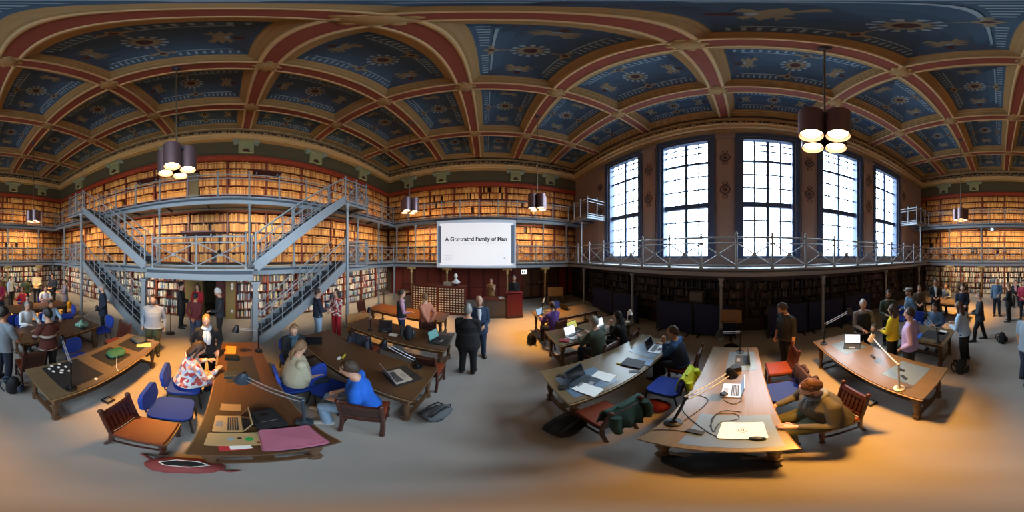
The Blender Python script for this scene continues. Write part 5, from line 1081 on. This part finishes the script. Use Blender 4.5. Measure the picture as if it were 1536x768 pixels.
        if beard: hh.tube([hp(-.064, .03, .06), hp(-.05, .062, .012), hp(0, .08, -.008), hp(.05, .062, .012), hp(.064, .03, .06)], [.01 * s, .017 * s, .02 * s, .017 * s, .01 * s], 8).tube([hp(-.026, .09, .045), hp(.026, .09, .045)], .006 * s, 6)
        hh.build('hair', HM, t, smooth=True)
    if hair == 'cap': 
        c_ = MB(); c_.ell(hp(0, -.0, .18), (.105 * s, .125 * s, .05 * s), 16, 8, 0, hm.to_3x3()).tube([hp(0, .08, .165), hp(0, .15, .15)], 1, 10, up=hm.to_3x3() @ V((0, 0, 1)), sec=[(.07 * s, .008), (.05 * s, .006)]); c_.build('cap', front if front else HAIR['grey'], t, smooth=True)
    if glasses:
        gl_ = MB()
        for k in (-1, 1): gl_.tube([hp(k * .032 + .022 * math.cos(q * math.pi / 6), .103, .1 + .018 * math.sin(q * math.pi / 6)) for q in range(13)], .0025, 5).tube([hp(k * .055, .1, .105), hp(k * .078, 0, .105)], .0025, 5)
        gl_.build('glasses', blackm, t)
    # garments: each one surface around the body
    tp = MB(); g = .016 + .006 * (bulk - 1)
    hsecs = [(.186 * B, .136 * B, hem)] + [q for q in sec if q[2] > hem + .02]
    if poncho: hsecs = [(.235, .2, -.05), (.25, .2, .08), (.25, .18, .22), (.235, .14, .36), (.18, .105, .46), (.08, .07, .525)]
    torso(tp, g, None, hsecs)
    if coat and not sd: tp.tube([pel + V((0, 0, .2 * s)), pel + V((0, 0, -.02 * s)), pel + V((0, -.01, -coat * s))], 1, 18, up=V((0, 1, 0)), sec=[(.17 * B * s, .13 * B * s), (.195 * B * s, .15 * B * s), (.2 * B * s, .16 * B * s)])
    if coat and sd: tp.tube([up(0, 0, .06), pel + V((0, .02, -.02)), V((0, .3 * s, sit + .06)), V((0, .44 * s, sit + .02)), V((0, .47 * s, sit - coat))], 1, 16, up=V((0, 0, 1)), sec=[(.18 * B, .13 * B), (.2 * B, .15), (.21, .11), (.2, .08), (.19, .03)])
    for k in (-1, 1):
        tp.tube([up(0, -.02, .505), sh[k].lerp(up(0, -.02, .49), .45) + V((0, 0, .012)), sh[k]], [.05 * s, .057 * s, .062 * s], 10)
        if poncho: tp.ell(sh[k], (.085 * s,) * 3, 10, 7); tp.tube([sh[k], sh[k].lerp(el[k], .6), el[k]], [.07 * s, .085 * s, .09 * s], 12); continue
        tp.ell(sh[k], (.066 * s,) * 3, 10, 7)
        if sleeve == 'long': tp.tube([sh[k], sh[k].lerp(el[k], .5), el[k], el[k].lerp(wrs[k], .4), el[k].lerp(wrs[k], .93)], [.069 * s, .063 * s, .055 * s, .05 * s, .04 * s], 12)
        elif sleeve == 'short': tp.tube([sh[k], sh[k].lerp(el[k], .45), sh[k].lerp(el[k], .8)], [.069 * s, .066 * s, .064 * s], 12)
        elif sleeve == 'roll': tp.tube([sh[k], sh[k].lerp(el[k], .5), el[k], el[k].lerp(wrs[k], .25)], [.069 * s, .063 * s, .055 * s, .052 * s], 12)
    tp.tube([up(0, -.014, .47), up(0, -.014, .53)], [.085 * s, .064 * s], 14)
    job(tp.mesh('raw', top), .014 if near_ else .02, 3 if not near_ else 2, lambda me, t=t: (me.materials.clear(), me.materials.append(top), obj('top', me, t)))
    if legs:
        lg = MB(); lg.tube([up(0, 0, .08), pel, pel + V((0, 0, -.07 * s))], 1, 16, up=fw, sec=[((.155 * B + .01) * s, (.115 * B + .01) * s), ((.17 * B + .008) * s, (.13 * B + .004) * s), ((.15 * B) * s, (.11 * B) * s)])
        for k in (-1, 1): lg.tube([pel + V((k * .075 * s, 0, .0)), hip[k], hip[k].lerp(kn[k], .5), kn[k], kn[k].lerp(an[k], .4), an[k] + V((0, 0, -.02))], [.1 * s * B, .1 * s * B, .088 * s * B, .072 * s, .067 * s, .06 * s], 12)
        job(lg.mesh('raw', legs), .014 if near_ else .02, 2, lambda me, t=t: (me.materials.clear(), me.materials.append(legs), obj('trousers', me, t)))
    sm_ = shoes or M('shoe_dark', '#211c1a', .5, 0, .1)
    for k in (-1, 1):
        q = MB(); A = an[k]; q.tube([A + V((0, -.065, -.045)), A + V((0, -.05, -.04)), A + V((0, .02, -.03)), A + V((k * .015, .1, -.05)), A + V((k * .022, .16, -.058)), A + V((k * .024, .195, -.062))], 1, 10, up=V((0, 0, 1)), sec=[(.025 * s, .025 * s), (.04 * s, .05 * s), (.044 * s, .055 * s), (.048 * s, .035 * s), (.042 * s, .026 * s), (.012 * s, .012 * s)])
        q.v = [(a_, b_, max(.004, c_)) for a_, b_, c_ in q.v]; q.build('shoe', sm_, t, smooth=True)
    Uf = U.to_3x3()
    if front and hair != 'cap':                                # shirt front in the opening of a jacket
        MB().tube([up(0, .078, .5), up(0, .115 * B, .38), up(0, .125 * B + .01, .2)], 1, 10, up=fw, sec=[(.045 * s, .025), (.05 * s, .03), (.015 * s, .02)]).build('shirt_front', front, t, smooth=True)
    if scarf:
        q = MB(); q.tube([up(.07 * math.sin(a), -.005 + .075 * math.cos(a), .525 + .012 * math.sin(2 * a)) for a in [2 * math.pi * i / 14 for i in range(15)]], .035 * s, 10); q.tube([up(-.02, .09, .5), up(-.03, .135, .38), up(-.025, .14, .22)], [.03, .05, .035], 8).tube([up(.03, .09, .5), up(.035, .14, .4), up(.02, .14, .27)], [.03, .045, .03], 8)
        q.build('scarf', scarf, t, smooth=True)
    if vest:
        q = MB(); vs_ = [(.185 * B, .142 * B, -.02), (.17 * B, .138 * B, .14), (.18 * B, .142 * B, .27), (.185 * B, .138 * B, .38), (.135, .105, .47)]; q.tube([up(0, 0, a[2]) for a in vs_], 1, 18, up=fw, sec=[(a[0] * s, a[1] * s) for a in vs_]); q.build('vest', vest, t, smooth=True)
    if lanyard:
        q = MB(); q.tube([up(-.06, .07, .5), up(-.04, .135 * B, .36), up(0, .145 * B, .24), up(.04, .135 * B, .36), up(.06, .07, .5)], .006, 5); q.build('lanyard', white, t); MB().box((0, 0, 0), (.06, .008, .085)).build('badge', white, t, up(0, .15 * B, .19), 0)
    if collar: MB().tube([up(.062 * math.sin(a), -.012 + .062 * math.cos(a), .52 - .015 * math.cos(a)) for a in [2 * math.pi * i / 12 for i in range(13)]], .018 * s, 8).build('collar', collar, t, smooth=True)
    t['hands'] = 0; del t['hands']
    return t, hp, up, wrs
jean = cl('jeans', '#2f405e', scale=40); djean = cl('dark_jeans', '#20293a', scale=40); ljean = cl('light_jeans', '#8fa6be', scale=30); blk = cl('black', '#17171a'); char = cl('charcoal', '#2c2f36'); navys = cl('navy', '#1b2436')
olive = cl('olive', '#4a4a30'); whitec = cl('white', '#d8dade', var=.05); paleb = cl('pale_blue', '#a9c2dc'); greyt = cl('grey', '#76808a'); lgrey = cl('light_grey', '#8a95a4'); denim = cl('denim', '#55718f')
maroon = cl('maroon', '#5c2024'); redc = cl('red', '#a01822'); yellow = cl('yellow', '#e0c41e'); lav = cl('lavender', '#b7a2ce'); pinks = cl('pink', '#d0a0b8'); salmon = cl('salmon', '#c07a62'); purple = cl('purple', '#5f3f86'); royal = cl('royal', '#1c62c8'); beige = cl('beige', '#b3ab93'); tanc = cl('tan', '#8c6a3c'); teals = cl('teal', '#3e5868'); pyel = cl('pale_yellow', '#d8d2a8'); brownc = cl('brown', '#57402e'); jacketo = cl('olive_jacket', '#3a4234')
floral = pattern('floral', ['#e4ddd8', '#b84a44', '#dcd6d4', '#7a92c0', '#e6dfd8', '#d88a70', '#c8cede', '#a83a40'], 16)
stripes = pattern('stripes', ['#5a2a22', '#5a2a22', '#5a2a22', '#3a1c1a', '#b8aaa0', '#5a2a22'], 3.2, 'stripe'); checks = pattern('checks', ['#a82830', '#d8d0c8', '#a02028', '#c0b0a8', '#7a1c24'], 22); patt = pattern('black_red_shirt', ['#1c1a1c', '#a83030', '#1c1a1c', '#d8c8c0'], 26)
P = person
# staircase side
P('man in grey t-shirt and dark jeans standing at the left picture edge, seen from behind', -2.78, .5, -35, H=1.78, top=greyt, sleeve='short', legs=djean, hair='short', hc='black', wr='hold', wl='down', skin='m', near=1)
P('man in brown red striped sweater standing between two tables, in profile', -2.64, 1.28, -95, H=1.72, top=stripes, legs=blk, hair='short', hc='black', wl='hold', wr='hold', near=1)
P('seated man in white shirt with a dark camera strap', -4.32, 1.42, 80, .5, 1.74, 5, 'table', 'table', whitec, legs=djean, hair='short', hc='grey', scarf=None)
P('seated dark haired person in pale blue shirt behind the striped sweater man', -4.32, 2.15, 95, .5, 1.7, 8, 'table', 'table', paleb, legs=djean, hair='short', hc='black', skin='m')
P('person in white t-shirt sitting farther back, arms bent', -6.4, 2.95, 100, .5, 1.76, 5, 'hold', 'hold', whitec, 'short', legs=djean, hair='short', hc='black')
P('person in red shirt seated at the back table', -6.5, 2.05, 150, .5, 1.72, 8, 'table', 'table', redc, legs=djean, hair='short', hc='brown', skin='m')
P('person in pale yellow shirt standing before the far shelves', -8.35, 3.35, 120, H=1.82, top=pyel, legs=djean, hc='lbrown', wl='front', wr='front')
P('person in navy clothes standing beside the pale yellow shirt', -7.5, 3.9, 150, H=1.76, top=navys, legs=blk, hc='black', wl='front', wr='front')
P('woman in grey top and skirt standing by the corner column', -6.3, 3.9, 200, H=1.62, top=cl('mauve_grey', '#8a8088'), legs=char, hair='tail', hc='lbrown', wl='hold', wr='hold', coat=.3)
P('balding person in dark green top behind the red shirt', -8.0, 2.6, 110, H=1.6, top=cl('bottle_green', '#1f3a30'), legs=blk, hc='red', hair='bald')
P('person in light blue shirt at the back, side on', -8.4, 1.9, 60, H=1.62, top=paleb, legs=djean, hc='black', wl='hold')
P('person in tan jacket far back beside the light blue shirt', -8.75, 1.45, 80, H=1.6, top=tanc, legs=blk, hc='brown')
P('person in dark top with pale scarf seated far back at the left edge', -8.7, .9, 90, .5, 1.7, 5, 'lap', 'lap', char, legs=blk, hc='black', scarf=pinks)
P('dark haired person between the white and pale blue shirts', -5.2, 1.75, 110, H=1.35, top=brownc, legs=djean, hc='black', wl='front', wr='front')
P('man in long dark coat standing under the left staircase', -3.85, 3.86, 225, H=1.74, top=navys, legs=blk, hc='grey', coat=.28, wl='pocket', wr='pocket')
P('man in pale grey sweatshirt and olive trousers by the left staircase foot', -1.8, 3.5, 160, H=1.74, top=lgrey, legs=olive, hc='brown', wl=(-.27, -.06, .84), wr=(.27, -.06, .84), bulk=1.25, beard=True, near=1)
P('man in long black coat reading by the doorway shelves', -1.72, 5.5, 85, H=1.76, top=blk, legs=blk, hc='black', coat=.4, wl='front', wr='front')
P('person in red cardigan facing the others in the doorway', -1.18, 5.75, 190, H=1.68, top=redc, legs=blk, hc='brown', hair='bob', wl='front', wr='front')
P('man in maroon sweater seen from behind, hands clasped behind him', -1.0, 4.55, 10, H=1.62, top=maroon, legs=jean, hc='black', wl='behind', wr='behind', skin='m', near=1)
P('grey haired man in charcoal jacket standing right of the doorway', -.32, 4.75, 262, H=1.75, top=char, legs=blk, hc='white', wl='front', wr='down', look=(10, 25), near=1, skin='l')
P('blond woman in black suit with white ruffled scarf, facing the camera', -.42, 2.82, 168, H=1.62, top=blk, legs=blk, hair='tail', hc='blond', scarf=whitec, wl='pocket', wr='pocket', near=1)
P('seated woman in floral jacket with long dark hair', -.62, 2.15, 60, .5, 1.7, 14, 'table', 'table', floral, legs=djean, hair='bob', hc='brown', coat=.2, near=1, bulk=1.1, look=(15, 20))
P('seated woman in beige poncho with pony tail, back to the table', .88, 2.08, 95, .5, 1.7, 4, 'lap', 'lap', beige, legs=navys, hair='tail', hc='lbrown', poncho=True, near=1, look=(-20, 8))
P('seated woman in black with teal scarf, holding a phone', 1.14, 2.84, 190, .5, 1.68, 6, 'front', 'front', blk, legs=blk, hair='short', hc='lbrown', scarf=teals, near=1, look=(10, 8))
P('man in royal blue polo sitting sideways on the slatted chair', 1.24, 1.14, -38, .5, 1.78, 12, 'lap', 'lap', royal, 'short', legs=ljean, hair='short', hc='brown', near=1, bulk=1.1, look=(-5, 10), legpose={-1: (0, -.05), 1: (0, .1)}, shoes=M('shoe_white', '#c9c3b8', .5, 0, .2, 20))
P('man in navy sweater and light jeans at the right staircase', 2.42, 4.1, 100, H=1.72, top=navys, legs=ljean, hc='brown', wl='front', wr='front', near=1)
P('woman in red patterned sweater and bright red trousers by the stairs', 3.0, 3.95, 262, H=1.66, top=checks, legs=redc, hc='brown', hair='bob', wl='front', wr='front', near=1)
P('man in pink shirt and dark vest standing behind the teal laptop table', 4.02, 2.32, 140, H=1.72, top=pinks, legs=jean, hc='brown', vest=char, wl='down', wr='front')
P('person in salmon sweater seen from behind, hands behind the waist', 4.02, 1.6, 20, H=1.68, top=salmon, legs=jean, hc='lbrown', wl='behind', wr='behind')
P('heavy man in dark suit seen from behind, beside the aisle', 3.1, .36, 95, H=1.74, top=blk, legs=blk, hair='short', hc='grey', wl='front', wr='front', bulk=1.25, hem=-.16, coat=.12, near=1)
P('balding man in navy suit facing the camera behind the dark suit', 3.82, .18, 262, H=1.74, top=cl('navy_suit', '#24364f'), legs=cl('navy_suit', '#24364f'), hair='bald', hc='white', front=whitec, wl='front', wr='front', hem=-.16, coat=.1, bulk=1.1, near=1)
P('woman in tan dress with hand at her mouth, behind the pedestal desk', 7.5, -.2, 270, H=1.66, top=tanc, sleeve='none', legs=tanc, hc='brown', hair='tail', wl='chin', wr='fold', coat=.4)
P('speaker in black sweater behind the tall red lectern', 7.35, -1.25, 275, H=1.78, top=blk, legs=blk, hc='grey', wl='front', wr='front')
# window side
P('seated person in purple hoodie at the corner table', 4.1, -1.8, 75, .5, 1.7, 8, 'table', 'table', purple, legs=djean, hair='tail', hc='brown')
P('seated person in olive jacket seen from behind at the pink pouch table', 2.48, -2.06, 80, .5, 1.76, 12, 'table', 'table', jacketo, legs=djean, hc='grey', bulk=1.15)
P('seated dark haired woman in black leaning her cheek on a hand', 2.48, -2.74, 70, .5, 1.7, 10, 'chin', 'table', blk, legs=blk, hair='long', hc='black')
P('seated man in blue and black top with hand to his face at the laptop', 1.03, -2.6, 85, .5, 1.74, 12, 'chin', 'table', cl('deep_blue', '#234a78'), legs=blk, hc='brown', skin='m', near=1, vest=navys)
P('man in black short sleeved shirt standing behind the red leather chair', -.9, -3.2, 62, H=1.76, top=blk, sleeve='roll', legs=blk, hc='brown', beard=True, wl='down', wr='down', lean=6, look=(25, 28), bulk=1.2, near=1)
P('heavy seated man with grey scarf and auburn hair at the table corner', -.73, -1.27, 86, .5, 1.74, 12, (-.2, .4, .8), (.24, .42, .72), cl('moss_jacket', '#4e493c'), legs=cl('moss_trousers', '#4c4a30'), hair='short', hc='red', scarf=cl('grey_scarf', '#6c7076', var=.35, scale=26), bulk=1.42, near=1, look=(0, 14), beard=True)
P('grey haired man in black vest standing behind the orange lit table', -2.5, -2.75, 25, H=1.68, top=cl('taupe', '#7e7470'), legs=blk, hc='white', vest=blk, wl='hold', wr='front', near=1, bulk=1.1)
P('woman in bright yellow sweater beside the lavender shirt', -2.72, -2.06, 168, H=1.64, top=yellow, legs=blk, hc='brown', hair='bob', wl='front', wr='front', near=1)
P('man in lavender shirt and grey trousers, hand at his pocket', -2.52, -1.52, 165, H=1.72, top=lav, legs=char, hc='brown', wl='pocket', wr='pocket', bulk=1.15, near=1)
P('long haired woman in pale blue shirt bending at the folder table', -3.52, -.74, 190, H=1.66, top=paleb, legs=blk, hair='long', hc='red', wl='hold', wr='hold', lean=12, near=1)
P('person in denim shirt bent over a white bag, seated at the folder table', -4.22, -1.72, 80, .5, 1.72, 12, 'front', 'front', denim, legs=whitec, hc='black', skin='m')
P('man in flat cap and blue shirt standing in profile', -4.12, -2.52, 125, H=1.74, top=denim, legs=char, hair='cap', hc='brown', beard=True, lanyard=True, wl='pocket', wr='front', front=M('cap_grey', '#8f8780', .8))
P('bearded man in dark jacket holding a camera near the flat cap man', -3.55, -2.85, 40, H=1.72, top=jacketo, legs=blk, hc='black', beard=True, skin='m', wl='hold', wr='hold', glasses=True)
P('man in dark suit with white lanyard standing at the back', -5.95, -2.42, 65, H=1.78, top=blk, legs=blk, hc='black', lanyard=True, front=whitec, skin='m', wl='front', wr='front')
P('man in navy sweatshirt with white emblem at the back', -5.4, -1.22, 75, H=1.72, top=navys, legs=blk, hc='brown', wl='front', wr='front')
P('person in dark jacket walking in profile in the aisle', -4.72, -.55, 172, H=1.62, top=char, legs=blk, hc='lbrown', wl='front', wr='front', coat=.15, legpose={-1: (0, .18), 1: (0, -.15)})
P('man in light blue shirt and dark trousers standing in the far aisle', -7.05, -.08, 90, H=1.72, top=denim, legs=navys, hc='grey', wl='front', wr='down')
P('person in black coat with a white bag in the far aisle', -6.35, .4, 200, H=1.6, top=blk, legs=blk, hc='lbrown', coat=.2, wl='front', wr='front')
P('person in pink red top at the far table, right picture edge', -6.6, 1.02, 100, H=1.7, top=cl('crimson', '#b0304c'), legs=djean, hc='brown', wl='front', wr='front')
P('person in brown top between the cap man and lanyard man', -5.2, -2.75, 60, H=1.62, top=brownc, legs=blk, hc='lbrown', wl='front', wr='front')
P('person in dark clothes behind the navy sweatshirt man', -7.15, -1.6, 80, H=1.76, top=blk, legs=blk, hc='black', skin='d', wl='front', wr='hold')
P('person in grey top seated far back near the lit table', -7.2, -2.4, 90, .5, 1.72, 6, 'table', 'table', greyt, legs=djean, hc='brown')
# build all garments and bodies
WORK.view_layers[0].update(); dg = WORK.view_layers[0].depsgraph
for o, done in JOBS:
    me = bpy.data.meshes.new_from_object(o.evaluated_get(dg)); done(me)
for o, _ in JOBS:
    rm = o.data; bpy.data.objects.remove(o); bpy.data.meshes.remove(rm)
bpy.data.scenes.remove(WORK)
